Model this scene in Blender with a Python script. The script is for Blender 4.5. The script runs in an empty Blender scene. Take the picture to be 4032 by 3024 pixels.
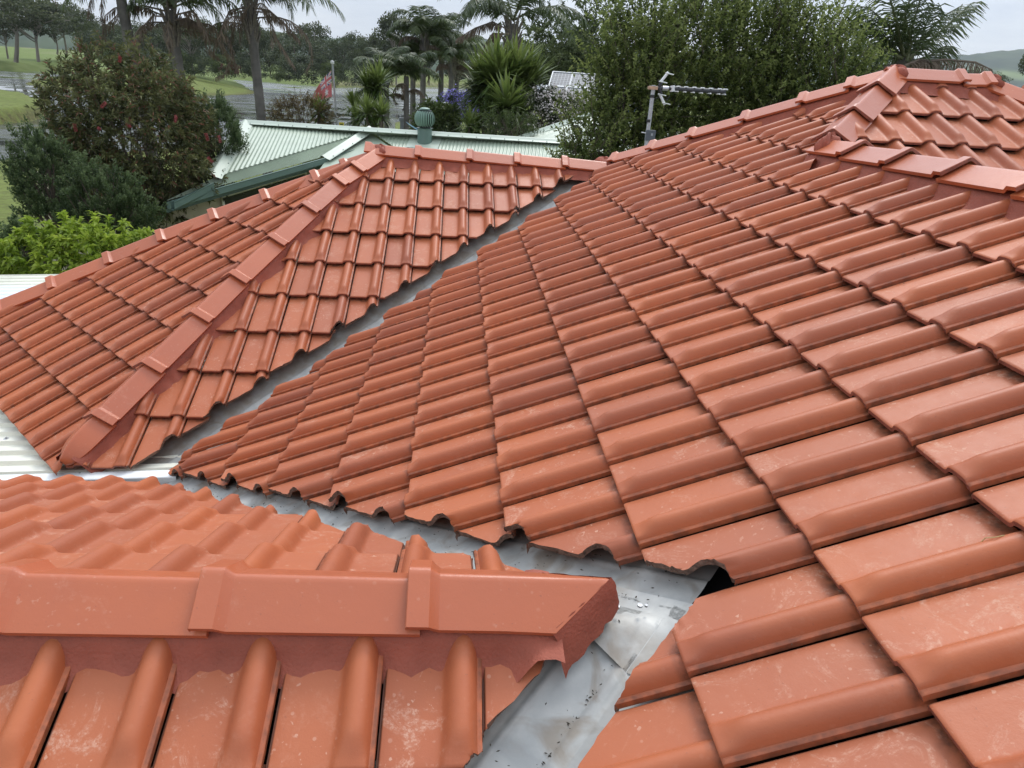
import bpy, bmesh, math, random
import numpy as np
from mathutils import Vector, Matrix

SC = bpy.context.scene
COL = SC.collection
random.seed(7)
RNG = np.random.default_rng(7)
ZC = 4.7                                   # height of the camera above the lawn
# ------------------------------------------------------------------ camera
R = np.array([[0.99594943, -0.06939948, 0.05717033],
              [0.02401497, -0.40741786, -0.91292605],
              [0.08664881, 0.91060112, -0.40410095]])   # rows: right, down, forward
F = 2720.66
cam = bpy.data.cameras.new('camera')
cam.sensor_width = 36.0
cam.lens = F / 4032 * 36.0
cam.clip_start = 0.05
cam.clip_end = 20000
camo = bpy.data.objects.new('camera', cam)
COL.objects.link(camo)
camo.matrix_world = Matrix(((R[0, 0], -R[1, 0], -R[2, 0], 0), (R[0, 1], -R[1, 1], -R[2, 1], 0),
                            (R[0, 2], -R[1, 2], -R[2, 2], ZC), (0, 0, 0, 1)))
SC.camera = camo
# ------------------------------------------------------------------ light
SUN_ELEV, SUN_AZ = math.radians(50), math.radians(20)     # azimuth from +Y towards +X
wd = bpy.data.worlds.new('World'); SC.world = wd; wd.use_nodes = True
nt = wd.node_tree; nt.nodes.clear()
def N(t, kind, **kw):
    n = t.nodes.new(kind)
    for k, v in kw.items():
        if hasattr(n, k): setattr(n, k, v)
    return n
sky = N(nt, 'ShaderNodeTexSky', sky_type='NISHITA', sun_disc=False, sun_elevation=SUN_ELEV, sun_rotation=SUN_AZ)
tc = N(nt, 'ShaderNodeTexCoord')
mp = N(nt, 'ShaderNodeMapping'); mp.inputs['Scale'].default_value = (1.6, 1.6, 5.5)
n1 = N(nt, 'ShaderNodeTexNoise'); n1.inputs['Scale'].default_value = 2.1; n1.inputs['Detail'].default_value = 8; n1.inputs['Roughness'].default_value = .58
cr = N(nt, 'ShaderNodeValToRGB')
cr.color_ramp.elements[0].position = .36; cr.color_ramp.elements[0].color = (6.0, 6.8, 8.2, 1)
cr.color_ramp.elements[1].position = .66; cr.color_ramp.elements[1].color = (9.2, 9.7, 10.3, 1)
# CIE overcast: the cloud layer is brighter overhead than at the horizon
sx = N(nt, 'ShaderNodeSeparateXYZ')
mr = N(nt, 'ShaderNodeMapRange'); mr.inputs['From Min'].default_value = 0.1; mr.inputs['From Max'].default_value = .85
mr.inputs['To Min'].default_value = 1.0; mr.inputs['To Max'].default_value = 1.75
mu = N(nt, 'ShaderNodeVectorMath', operation='SCALE')
mix = N(nt, 'ShaderNodeMix', data_type='RGBA'); mix.inputs['Factor'].default_value = .86
bg = N(nt, 'ShaderNodeBackground'); bg.inputs['Strength'].default_value = .1
out = N(nt, 'ShaderNodeOutputWorld')
L = nt.links.new
L(tc.outputs['Generated'], mp.inputs['Vector']); L(mp.outputs[0], n1.inputs['Vector']); L(n1.outputs[0], cr.inputs[0])
L(tc.outputs['Generated'], sx.inputs[0]); L(sx.outputs['Z'], mr.inputs['Value'])
L(cr.outputs[0], mu.inputs[0]); L(mr.outputs[0], mu.inputs['Scale'])
# the cloud is thinner and brighter around the hidden sun
dt = N(nt, 'ShaderNodeVectorMath', operation='DOT_PRODUCT'); L(tc.outputs['Generated'], dt.inputs[0])
dt.inputs[1].default_value = (math.sin(SUN_AZ) * math.cos(SUN_ELEV), math.cos(SUN_AZ) * math.cos(SUN_ELEV), math.sin(SUN_ELEV))
gl = N(nt, 'ShaderNodeMapRange', interpolation_type='SMOOTHSTEP'); gl.inputs['From Min'].default_value = .62; gl.inputs['From Max'].default_value = 1.0; gl.inputs['To Min'].default_value = 1.0; gl.inputs['To Max'].default_value = 1.9
L(dt.outputs['Value'], gl.inputs['Value']); mg = N(nt, 'ShaderNodeVectorMath', operation='SCALE'); L(mu.outputs[0], mg.inputs[0]); L(gl.outputs[0], mg.inputs['Scale'])
L(sky.outputs[0], mix.inputs['A']); L(mg.outputs[0], mix.inputs['B']); L(mix.outputs['Result'], bg.inputs['Color']); L(bg.outputs[0], out.inputs['Surface'])
sl = bpy.data.lights.new('sun', 'SUN'); sl.energy = 1.5; sl.angle = math.radians(18); sl.color = (1, .96, .9)
so = bpy.data.objects.new('sun', sl); COL.objects.link(so)
sd = Vector((math.sin(SUN_AZ) * math.cos(SUN_ELEV), math.cos(SUN_AZ) * math.cos(SUN_ELEV), math.sin(SUN_ELEV)))
so.rotation_euler = sd.to_track_quat('Z', 'Y').to_euler(); so.location = (20, 30, 50)
SC.view_settings.view_transform = 'Standard'; SC.view_settings.look = 'None'
SC.cycles.max_bounces = 6; SC.cycles.diffuse_bounces = 3; SC.cycles.glossy_bounces = 2; SC.cycles.transmission_bounces = 3; SC.cycles.transparent_max_bounces = 6
SC.cycles.caustics_reflective = False; SC.cycles.caustics_refractive = False
SC.view_settings.exposure = 0.0; SC.view_settings.gamma = 1
# ------------------------------------------------------------------ helpers
C0 = np.array([0, 0, ZC])
def ray(px, py):
    return R.T @ np.array([(px - 2016) / F, (py - 1512) / F, 1.0])
def at_y(px, py, y):
    r = ray(px, py); return r / r[1] * y + C0
def at_z(px, py, z):
    r = ray(px, py); return r / r[2] * (z - ZC) + C0
def at_plane(px, py, n, d):                 # plane n.p = d in camera-centred coordinates
    r = ray(px, py); return r * d / (np.array(n) @ r)
def near_param(px, py, p0, p1):
    r = ray(px, py); r = r / np.linalg.norm(r); d = p1 - p0; ln = np.linalg.norm(d); d = d / ln
    A = np.array([[1, -(d @ r)], [d @ r, -1]]); q = p0 - C0
    return np.linalg.solve(A, np.array([-(q @ d), -(q @ r)]))[0]

def empty(name, loc=(0, 0, 0), label=None, cat=None, group=None, rz=0):
    o = bpy.data.objects.new(name, None); COL.objects.link(o); o.location = loc; o.rotation_euler.z = rz
    o.empty_display_size = .2
    tag(o, label, cat, group); return o
def tag(o, label=None, cat=None, group=None, kind=None):
    if label: o['label'] = label
    if cat: o['category'] = cat
    if group: o['group'] = group
    if kind: o['kind'] = kind
    return o
class MB:
    """collects verts / faces, links them as ONE mesh object"""
    def __init__(s): s.v = []; s.f = []; s.m = []; s.n = 0
    def add(s, v, f, m=0):
        v = np.asarray(v, float).reshape(-1, 3); s.v.append(v)
        s.f += [[i + s.n for i in q] for q in f]; s.m += [m] * len(f); s.n += len(v); return s
    def box(s, c, size, rot=None, m=0):
        x = np.array([[i, j, k] for i in (-.5, .5) for j in (-.5, .5) for k in (-.5, .5)]) * np.array(size)
        if rot is not None: x = x @ np.asarray(rot).T
        return s.add(x + np.array(c), [(0, 1, 3, 2), (4, 6, 7, 5), (0, 4, 5, 1), (2, 3, 7, 6), (0, 2, 6, 4), (1, 5, 7, 3)], m)
    def tube(s, pts, rad, n=8, m=0, cap=True):
        pts = np.asarray(pts, float); k = len(pts); rad = np.broadcast_to(np.asarray(rad, float), (k,))
        T = np.gradient(pts, axis=0); T /= np.linalg.norm(T, axis=1)[:, None] + 1e-12
        ref = np.array([0, 0, 1.]) if abs(T[:, 2]).mean() < .9 else np.array([1., 0, 0])
        V = []
        for i in range(k):
            a = np.cross(T[i], ref); a /= np.linalg.norm(a) + 1e-12; b = np.cross(T[i], a)
            th = np.arange(n) * 2 * math.pi / n
            V.append(pts[i] + rad[i] * (np.cos(th)[:, None] * a + np.sin(th)[:, None] * b))
        f = [(i * n + j, i * n + (j + 1) % n, (i + 1) * n + (j + 1) % n, (i + 1) * n + j) for i in range(k - 1) for j in range(n)]
        if cap: f += [tuple(range(n))[::-1], tuple((k - 1) * n + j for j in range(n))]
        return s.add(np.vstack(V), f, m)
    def grid(s, P, m=0, close=False):
        P = np.asarray(P, float); a, b = P.shape[:2]
        f = [(i * b + j, (i + 1) * b + j, (i + 1) * b + j + 1, i * b + j + 1) for i in range(a - 1) for j in range(b - 1)]
        return s.add(P.reshape(-1, 3), f, m)
    def lathe(s, c, prof, n=16, m=0, axis=2):
        th = np.arange(n) * 2 * math.pi / n
        V = []
        for r, z in prof:
            q = np.stack([r * np.cos(th), r * np.sin(th), np.full(n, z)], 1)
            if axis == 0: q = q[:, [2, 0, 1]]
            if axis == 1: q = q[:, [0, 2, 1]]
            V.append(q)
        k = len(prof)
        f = [(i * n + j, i * n + (j + 1) % n, (i + 1) * n + (j + 1) % n, (i + 1) * n + j) for i in range(k - 1) for j in range(n)]
        return s.add(np.vstack(V) + np.array(c), f, m)
    def build(s, name, mats, parent=None, smooth=True, sharp=40, origin=None):
        me = bpy.data.meshes.new(name)
        V = np.vstack(s.v) if s.v else np.zeros((0, 3))
        if origin is not None: V = V - np.array(origin)
        me.from_pydata(V.tolist(), [], s.f); 
        for mt in (mats if isinstance(mats, (list, tuple)) else [mats]): me.materials.append(mt)
        if any(s.m): me.polygons.foreach_set('material_index', s.m)
        me.polygons.foreach_set('use_smooth', [smooth] * len(me.polygons))
        if smooth and sharp: me.set_sharp_from_angle(angle=math.radians(sharp))
        o = bpy.data.objects.new(name, me); COL.objects.link(o)
        if parent is not None:
            o.parent = parent
            if origin is None: o.location = -Vector(parent.location) if parent.parent is None else (0, 0, 0)
        elif origin is not None: o.location = origin
        return o
def plane_mat(name): 
    m = bpy.data.materials.new(name); m.use_nodes = True
    t = m.node_tree; return m, t, t.nodes['Principled BSDF'], t.links.new
def simple(name, col, rough=.6, metal=0., var=.12, scale=6., bump=0., bscale=40., spec=.5, detail=4):
    m, t, b, L = plane_mat(name)
    b.inputs['Roughness'].default_value = rough; b.inputs['Metallic'].default_value = metal
    b.inputs['Specular IOR Level'].default_value = spec
    tcn = N(t, 'ShaderNodeTexCoord'); n = N(t, 'ShaderNodeTexNoise'); n.inputs['Scale'].default_value = scale; n.inputs['Detail'].default_value = detail
    L(tcn.outputs['Object'], n.inputs['Vector'])
    r = N(t, 'ShaderNodeValToRGB'); a, c = r.color_ramp.elements
    a.position = .3; c.position = .7
    a.color = tuple(max(0, x * (1 - var)) for x in col) + (1,); c.color = tuple(min(1, x * (1 + var)) for x in col) + (1,)
    L(n.outputs[0], r.inputs[0]); L(r.outputs[0], b.inputs['Base Color'])
    if bump:
        n2 = N(t, 'ShaderNodeTexNoise'); n2.inputs['Scale'].default_value = bscale; n2.inputs['Detail'].default_value = 3
        L(tcn.outputs['Object'], n2.inputs['Vector']); bp = N(t, 'ShaderNodeBump'); bp.inputs['Strength'].default_value = bump; bp.inputs['Distance'].default_value = .01
        L(n2.outputs[0], bp.inputs['Height']); L(bp.outputs[0], b.inputs['Normal'])
    return m
# ------------------------------------------------------------------ roof materials
def terracotta(name, pan=True, hue=(.445, .128, .050), dark=(.35, .098, .046), chalk=1.0):
    m, t, b, L = plane_mat(name)
    tcn = N(t, 'ShaderNodeTexCoord'); ob = tcn.outputs['Object']
    def noise(sc, det=5, rough=.6, dist=0.):
        n = N(t, 'ShaderNodeTexNoise'); n.inputs['Scale'].default_value = sc; n.inputs['Detail'].default_value = det
        n.inputs['Roughness'].default_value = rough; n.inputs['Distortion'].default_value = dist
        L(ob, n.inputs['Vector']); return n.outputs[0]
    def ramp(src, p0, p1, c0=(0, 0, 0, 1), c1=(1, 1, 1, 1)):
        r = N(t, 'ShaderNodeValToRGB'); r.color_ramp.elements[0].position = p0; r.color_ramp.elements[1].position = p1
        r.color_ramp.elements[0].color = c0; r.color_ramp.elements[1].color = c1; L(src, r.inputs[0]); return r.outputs[0]
    def math_(op, a, c):
        n = N(t, 'ShaderNodeMath', operation=op)
        for i, s in enumerate((a, c)):
            if isinstance(s, (int, float)): n.inputs[i].default_value = s
            else: L(s, n.inputs[i])
        return n.outputs[0]
    def mixc(f, a, c):
        n = N(t, 'ShaderNodeMix', data_type='RGBA')
        if isinstance(f, (int, float)): n.inputs['Factor'].default_value = f
        else: L(f, n.inputs['Factor'])
        for k, s in (('A', a), ('B', c)):
            if isinstance(s, tuple): n.inputs[k].default_value = s + (1,)
            else: L(s, n.inputs[k])
        return n.outputs['Result']
    at = N(t, 'ShaderNodeAttribute', attribute_name='rnd'); sp = N(t, 'ShaderNodeSeparateColor'); L(at.outputs['Color'], sp.inputs[0])
    r1, r2, r3 = sp.outputs
    base = mixc(ramp(noise(3.1), .35, .68), hue, dark)
    base = mixc(math_('MULTIPLY', r1, .55), base, (hue[0] * 1.06, hue[1] * 1.08, hue[2] * 1.06))
    base = mixc(math_('MULTIPLY', math_('MULTIPLY', r2, r2), .75), base, (dark[0] * .86, dark[1] * .92, dark[2] * 1.05))
    # chalky bloom: blotches, small rings and specks, mostly on the flat pans
    if pan:
        uv = N(t, 'ShaderNodeUVMap', uv_map='tile'); su = N(t, 'ShaderNodeSeparateXYZ'); L(uv.outputs[0], su.inputs[0])
        pm = N(t, 'ShaderNodeMapRange'); pm.inputs['From Min'].default_value = .66; pm.inputs['From Max'].default_value = .56
        pm.inputs['To Min'].default_value = .12; L(su.outputs['X'], pm.inputs['Value']); panm = pm.outputs[0]
        foot = N(t, 'ShaderNodeMapRange'); foot.inputs['From Min'].default_value = .28; foot.inputs['From Max'].default_value = .04
        L(su.outputs['Y'], foot.inputs['Value'])
        hz = mixc(math_('MULTIPLY', panm, .35), base, (.445, .142, .066))
    else:
        panm = None; hz = mixc(0.0, base, base)
    patch = math_('MULTIPLY', ramp(noise(9, 8, .78, .8), .53 if pan else .57, .62 if pan else .68), math_('ADD', math_('MULTIPLY', r3, .8), .2))
    grain = ramp(noise(140, 4, .7), .42, .62)
    fine = math_('MULTIPLY', patch, math_('ADD', math_('MULTIPLY', grain, .85), .15))
    spk = math_('MULTIPLY', ramp(noise(75, 2, .5), .66, .71), ramp(noise(9, 3), .42, .6))
    vor = N(t, 'ShaderNodeTexVoronoi'); vor.inputs['Scale'].default_value = 34; L(ob, vor.inputs['Vector'])
    ring = math_('MULTIPLY', ramp(vor.outputs['Distance'], .12, .17, (1, 1, 1, 1), (0, 0, 0, 1)), ramp(noise(7, 2), .52, .62))
    chk = math_('MAXIMUM', fine, math_('MAXIMUM', math_('MULTIPLY', spk, .8), math_('MULTIPLY', ring, .5)))
    if panm is not None: chk = math_('MULTIPLY', chk, panm)
    chk = math_('MULTIPLY', chk, (.70 if pan else .30) * chalk)
    colr = mixc(chk, hz, (.64, .40, .29))
    # small dark pits
    pit = math_('MULTIPLY', ramp(noise(120, 2), .70, .76), .45)
    colr = mixc(pit, colr, (.20, .075, .05))
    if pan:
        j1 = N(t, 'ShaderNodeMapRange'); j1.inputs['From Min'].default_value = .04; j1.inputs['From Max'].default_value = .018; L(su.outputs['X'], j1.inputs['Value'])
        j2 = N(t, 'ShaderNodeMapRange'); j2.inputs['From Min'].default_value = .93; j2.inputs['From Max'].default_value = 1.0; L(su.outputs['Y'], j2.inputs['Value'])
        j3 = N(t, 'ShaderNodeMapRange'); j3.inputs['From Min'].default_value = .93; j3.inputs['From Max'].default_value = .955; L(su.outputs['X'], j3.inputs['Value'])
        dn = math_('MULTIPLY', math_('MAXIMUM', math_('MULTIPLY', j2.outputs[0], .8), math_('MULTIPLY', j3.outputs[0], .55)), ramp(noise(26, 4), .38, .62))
        dirt_shade = math_('MAXIMUM', math_('MULTIPLY', j1.outputs[0], .75), dn)  # joint dirt, with contact shade painted in along gaps, laps and roll foot
        colr = mixc(dirt_shade, colr, (.07, .035, .024))
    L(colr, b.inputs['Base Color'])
    rr = N(t, 'ShaderNodeMapRange'); rr.inputs['To Min'].default_value = .36 if pan else .25; rr.inputs['To Max'].default_value = .58 if pan else .42
    L(noise(18, 5), rr.inputs['Value']); L(math_('ADD', rr.outputs[0], math_('MULTIPLY', chk, .25)), b.inputs['Roughness'])
    b.inputs['Specular IOR Level'].default_value = .32 if pan else .5
    hgt = math_('ADD', math_('MULTIPLY', noise(260, 3), .35), math_('ADD', math_('MULTIPLY', noise(30, 4), .9), math_('MULTIPLY', chk, .1)))
    bp = N(t, 'ShaderNodeBump'); bp.inputs['Strength'].default_value = .22; bp.inputs['Distance'].default_value = .004
    L(hgt, bp.inputs['Height']); L(bp.outputs[0], b.inputs['Normal'])
    return m
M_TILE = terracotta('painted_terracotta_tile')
M_CAP = terracotta('painted_ridge_tile', pan=False, hue=(.46, .122, .048), dark=(.42, .112, .050))
M_MORTAR = simple('painted_mortar', (.30, .078, .045), .75, 0, .13, 14, .4, 140)
M_CUT = simple('sawn_tile_edge', (.17, .105, .075), .9, 0, .45, 60, .6, 150)
M_LIP = simple('tile_edge', (.25, .085, .055), .7, 0, .3, 40, .3, 150)
M_DARK = simple('roof_underlay_black', (.012, .011, .011), .9, 0, .2)
def zinc(name, tint=(.50, .495, .465)):
    m, t, b, L = plane_mat(name)
    tcn = N(t, 'ShaderNodeTexCoord'); ob = tcn.outputs['Object']
    def noise(sc, det=5, vec=ob, dist=0):
        n = N(t, 'ShaderNodeTexNoise'); n.inputs['Scale'].default_value = sc; n.inputs['Detail'].default_value = det; n.inputs['Distortion'].default_value = dist
        L(vec, n.inputs['Vector']); return n.outputs[0]
    def ramp(src, p0, p1, c0, c1):
        r = N(t, 'ShaderNodeValToRGB'); r.color_ramp.elements[0].position = p0; r.color_ramp.elements[1].position = p1
        r.color_ramp.elements[0].color = c0; r.color_ramp.elements[1].color = c1; L(src, r.inputs[0]); return r.outputs[0]
    c = ramp(noise(9, 7, dist=.5), .3, .72, (tint[0] * .68, tint[1] * .70, tint[2] * .72, 1), tint + (1,))
    st = ramp(noise(7, 8, dist=1.5), .50, .68, (0, 0, 0, 1), (1, 1, 1, 1))
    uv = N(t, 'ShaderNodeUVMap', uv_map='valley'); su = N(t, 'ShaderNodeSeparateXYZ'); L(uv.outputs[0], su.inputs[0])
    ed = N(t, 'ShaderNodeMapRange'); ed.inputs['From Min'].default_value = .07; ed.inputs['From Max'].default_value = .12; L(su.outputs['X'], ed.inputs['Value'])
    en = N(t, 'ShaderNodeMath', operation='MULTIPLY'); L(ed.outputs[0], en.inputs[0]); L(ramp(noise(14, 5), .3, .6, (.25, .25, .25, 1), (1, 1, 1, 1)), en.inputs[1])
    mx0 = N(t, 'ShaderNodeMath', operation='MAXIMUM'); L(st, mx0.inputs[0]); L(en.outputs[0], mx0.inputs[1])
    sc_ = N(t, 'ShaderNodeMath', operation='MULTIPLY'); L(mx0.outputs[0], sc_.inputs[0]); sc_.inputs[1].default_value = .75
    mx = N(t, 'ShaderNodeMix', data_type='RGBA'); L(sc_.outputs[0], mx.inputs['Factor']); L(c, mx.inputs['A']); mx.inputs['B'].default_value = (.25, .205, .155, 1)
    L(mx.outputs['Result'], b.inputs['Base Color'])
    b.inputs['Metallic'].default_value = .3
    rr = N(t, 'ShaderNodeMapRange'); rr.inputs['To Min'].default_value = .48; rr.inputs['To Max'].default_value = .75; L(noise(12, 5), rr.inputs['Value']); L(rr.outputs[0], b.inputs['Roughness'])
    bp = N(t, 'ShaderNodeBump'); bp.inputs['Strength'].default_value = .25; bp.inputs['Distance'].default_value = .02; L(noise(9, 5), bp.inputs['Height']); L(bp.outputs[0], b.inputs['Normal'])
    return m
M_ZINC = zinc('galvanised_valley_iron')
# ------------------------------------------------------------------ roof geometry (camera-centred metres)
PIT = math.radians(25.99924); TP, CP, SP = math.tan(PIT), math.cos(PIT), math.sin(PIT)
W, G = .199814, .345
AP = np.array
_ctl = [(0, -.008, 0, -.008), (.0028, -.008, .0028, -.008), (.0042, -.0015, .0042, -.0015), (.007, 0, .007, 0), (.03, 0, .03, 0), (.06, 0, .06, 0), (.092, 0, .090, 0), (.108, .0002, .106, .0003), (.1155, .0018, .113, .0022), (.1205, .0056, .1185, .0070),
        (.1255, .0140, .1235, .0145), (.1305, .0240, .129, .0180), (.1375, .0342, .136, .0205), (.1470, .0420, .146, .0218), (.157, .0448, .156, .0222),
        (.1665, .0432, .1665, .0221), (.1745, .0378, .175, .0217), (.1800, .0300, .1803, .0205), (.1838, .0210, .1838, .0190), (.1858, .0145, .1858, .0142), (.187, .0112, .187, .0112), (.1945, .0104, .1945, .0104), (.1965, .0085, .1965, .0085)]
_vs = AP([0, .002, .007, .014, .022, .032, .042, .052, .062, .075, .14, .2, .26, .315, .34, .368])
def tile_template(hf=.013, hb=-.022, s=1.0):
    P = np.zeros((len(_ctl), len(_vs), 3)); UV = np.zeros((len(_ctl), len(_vs), 2))
    for j, v in enumerate(_vs):
        q = min(1, v / .070); q = q * q * (3 - 2 * q)
        for i, (a, h, a0, h0) in enumerate(_ctl):
            x = a0 + (a - a0) * q; z = h0 + (h - h0) * q
            z += hf + (hb - hf) * v / G - (.0035 if j == 0 else .001 if j == 1 else 0)
            P[i, j] = (x - W, v, z); UV[i, j] = (x / W, v / G)
    P *= s
    ni, nj = P.shape[:2]
    V = [P.reshape(-1, 3)]; U = [UV.reshape(-1, 2)]
    F_ = [(i * nj + j, (i + 1) * nj + j, (i + 1) * nj + j + 1, i * nj + j + 1) for i in range(ni - 1) for j in range(nj - 1)]
    Mi = [0] * len(F_); n = ni * nj
    def skirt(idx, drop, m):
        nonlocal n
        top = P.reshape(-1, 3)[idx]; bot = top.copy(); bot[:, 2] -= drop * s
        V.extend([top, bot]); U.extend([UV.reshape(-1, 2)[idx]] * 2); k = len(idx)
        for q in range(k - 1): F_.append((n + q, n + k + q, n + k + q + 1, n + q + 1)); Mi.append(m)
        n += 2 * k
    skirt([i * nj for i in range(ni)], .0120, 2)
    skirt([(ni - 1) * nj + j for j in range(nj)][::-1], .0140, 0)
    skirt([j for j in range(nj)], .016, 0)
    return np.vstack(V), np.vstack(U), F_, Mi
def roof_face(name, o, right, uph, rows, cols, cutf, parent, s=1.0, sgn=1, seed=1):
    """lay interlocking tiles on one roof plane; cutf(x, y, zone) -> list of (nx, ny, d, ragged) keeping nx*x+ny*y<=d"""
    rng = np.random.default_rng(seed)
    T, UV, FF_, MI = tile_template(s=s)
    right = AP(right, float); up = np.r_[AP(uph, float)[:2] * CP, SP]; nrm = np.cross(right, up)
    B = np.stack([right, up, nrm], 1)
    vs, fs, ms, uvs, rn, base = [], [], [], [], [], 0
    for k in rows:
        for j in cols:
            O = AP(o, float) + right * (j * W * s) + up * (k * G * s)
            cen = O + B @ AP([-W / 2 * s, G / 2 * s, 0])
            cuts = cutf(cen[0], cen[1])
            if cuts is None: continue
            ang, tl = rng.normal(0, .004), rng.normal(0, .004)
            loc = T.copy(); loc[:, 0] += loc[:, 1] * ang; loc[:, 2] += rng.normal(0, .0012) + (loc[:, 0] + W / 2) * tl
            loc[:, :2] += rng.normal(0, .0012, 2)
            Wd = O + loc @ B.T
            todo, skip = [], False
            for (nx, ny, d, rag) in cuts:
                if rag:
                    a = rng.normal(0, .028); d2 = d + rng.normal(0, .007); cx, cy = cen[:2]
                    n2 = (nx * math.cos(a) - ny * math.sin(a), nx * math.sin(a) + ny * math.cos(a)); d = d2 + (n2[0] - nx) * cx + (n2[1] - ny) * cy; nx, ny = n2
                g = Wd[:, 0] * nx + Wd[:, 1] * ny - d
                if g.min() >= -.004: skip = True; break
                if g.max() > 0: todo.append((nx, ny, d, rag))
            if skip: continue
            c3 = rng.random(3)
            if not todo:
                vs.append(Wd); uvs.append(UV); fs += [tuple(q + base for q in f) for f in FF_]; ms += MI
                rn.append(np.tile(c3, (len(Wd), 1))); base += len(Wd)
            else:
                bm = bmesh.new(); ul = bm.loops.layers.uv.new('u')
                bv = [bm.verts.new(p) for p in Wd]
                for f, mi in zip(FF_, MI):
                    fc = bm.faces.new([bv[q] for q in f]); fc.material_index = mi
                    for lp, q in zip(fc.loops, f): lp[ul].uv = UV[q]
                for (nx, ny, d, rag) in todo:
                    r_ = bmesh.ops.bisect_plane(bm, geom=bm.verts[:] + bm.edges[:] + bm.faces[:], plane_co=(nx * d, ny * d, 0), plane_no=(nx, ny, 0), clear_outer=True, dist=1e-5)
                    if rag:
                        ed = [e for e in r_['geom_cut'] if isinstance(e, bmesh.types.BMEdge) and e.is_valid]
                        if ed:
                            ed = [e for e in ed if e.link_faces and e.link_faces[0].material_index != 2]
                            e2 = bmesh.ops.extrude_edge_only(bm, edges=ed)
                            nv = [q for q in e2['geom'] if isinstance(q, bmesh.types.BMVert)]
                            for q in e2['geom']:
                                if isinstance(q, bmesh.types.BMFace): q.material_index = 1
                            for q in nv:
                                jt = rng.normal(0, .0025)
                                q.co += Vector((nrm * -.017).tolist()) + Vector((nx * jt, ny * jt, 0)) * .8
                            for e in ed:
                                for q in e.verts:
                                    jt = rng.normal(0, .0014); q.co += Vector((nx * jt, ny * jt, rng.normal(0, .0006)))
                bm.verts.index_update()
                Vn = AP([q.co[:] for q in bm.verts]) if len(bm.verts) else np.zeros((0, 3))
                UVn = np.zeros((len(Vn), 2))
                for fc in bm.faces:
                    for lp in fc.loops: UVn[lp.vert.index] = lp[ul].uv
                if len(bm.faces) and sum(f.calc_area() for f in bm.faces) > .011 * s * s:
                    vs.append(Vn); uvs.append(UVn); fs += [tuple(q.index + base for q in f.verts) for f in bm.faces]; ms += [f.material_index for f in bm.faces]
                    rn.append(np.tile(c3, (len(Vn), 1))); base += len(Vn)
                bm.free()
    V = np.vstack(vs) + C0; U = np.vstack(uvs); RN = np.vstack(rn)
    me = bpy.data.meshes.new(name); me.from_pydata((V - AP(parent.location)).tolist(), [], fs)
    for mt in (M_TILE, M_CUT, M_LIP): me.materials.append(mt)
    me.polygons.foreach_set('material_index', ms); me.polygons.foreach_set('use_smooth', [True] * len(fs))
    lv = np.zeros(len(me.loops), int); me.loops.foreach_get('vertex_index', lv)
    ul = me.uv_layers.new(name='tile'); ul.data.foreach_set('uv', U[lv].ravel())
    ca = me.color_attributes.new('rnd', 'FLOAT_COLOR', 'POINT'); ca.data.foreach_set('color', np.c_[RN, np.ones(len(RN))].ravel())
    me.set_sharp_from_angle(angle=math.radians(60))
    o_ = bpy.data.objects.new(name, me); COL.objects.link(o_); o_.parent = parent
    return o_
HOUSE = empty('tiled_house', (0, 3, 0), 'house with a terracotta tiled hip roof of several wings filling the foreground', 'house')
Z2 = lambda x, d: TP * x + d
dM, dL, dU, dF = -1.28780, -3.63690, -2.16490, -1.61809
yR4, yR1, xR2, yR3 = 1.175, 6.105, 2.07, 4.70
dFF = TP * yR4 * 2 + dF
V1c, V2c, V3c = 4.85, 1.80, .63
# main large slope (rises to the right)
def cutM(x, y):
    c = []
    if y - x > 4.2: c.append((-.7071, .7071, V1c * .7071 + .01 * math.sin(x * 9), True))
    if y > 1.215:
        if x + y < 2.4: c.append((-.7071, -.7071, -V2c * .7071, True))
    elif y - x > .1: c.append((-.7071, .7071, V3c * .7071, True))
    if x + y > 6.9: c.append((.7071, .7071, 7.55 * .7071, False))
    if x > 1.7:
        if y < 3.95 + (x - 2.07): 
            if x > 2.07 and y - x > 1.5: c.append((.7071, -.7071, -1.87 * .7071, False))
            else: c.append((1, 0, 2.05, False))
        else: c.append((.7071, -.7071, -1.87 * .7071, False))
    return c
FACES = {}
FACES['M'] = roof_face('tiled_roof_slope', (.47894, .96907, -1.05422), (0, -1, 0), (1, 0), range(-7, 8), [-j for j in range(-9, 30)], cutM, HOUSE, seed=3)
# back wing, slope facing the viewer
H1P = [AP([-.655, 6.10]), AP([-.985, 5.565]), AP([-1.152, 5.20]), AP([-1.479, 4.523]), AP([-1.796, 3.816]), AP([-2.04, 3.27])]
HIPL = []
for p_, q_ in ((H1P[0], H1P[2]), (H1P[2], H1P[5])):
    v_ = (p_ - q_) / np.linalg.norm(p_ - q_); HIPL.append((-v_[1], v_[0], -v_[1] * p_[0] + v_[0] * p_[1], False))
def cutL(x, y):
    c = []
    if y - x < 5.6: c.append((.7071, -.7071, -5.02 * .7071, True))
    if y > 5.6: c.append((0, 1, 6.08, False))
    c.append(HIPL[0] if y > 5.1 else HIPL[1])
    return c
FACES['L'] = roof_face('tiled_roof_slope', (-.90209, 4.86591, -1.26371), (1, 0, 0), (0, 1), range(-5, 5), range(-8, 13), cutL, HOUSE, seed=4)
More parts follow.
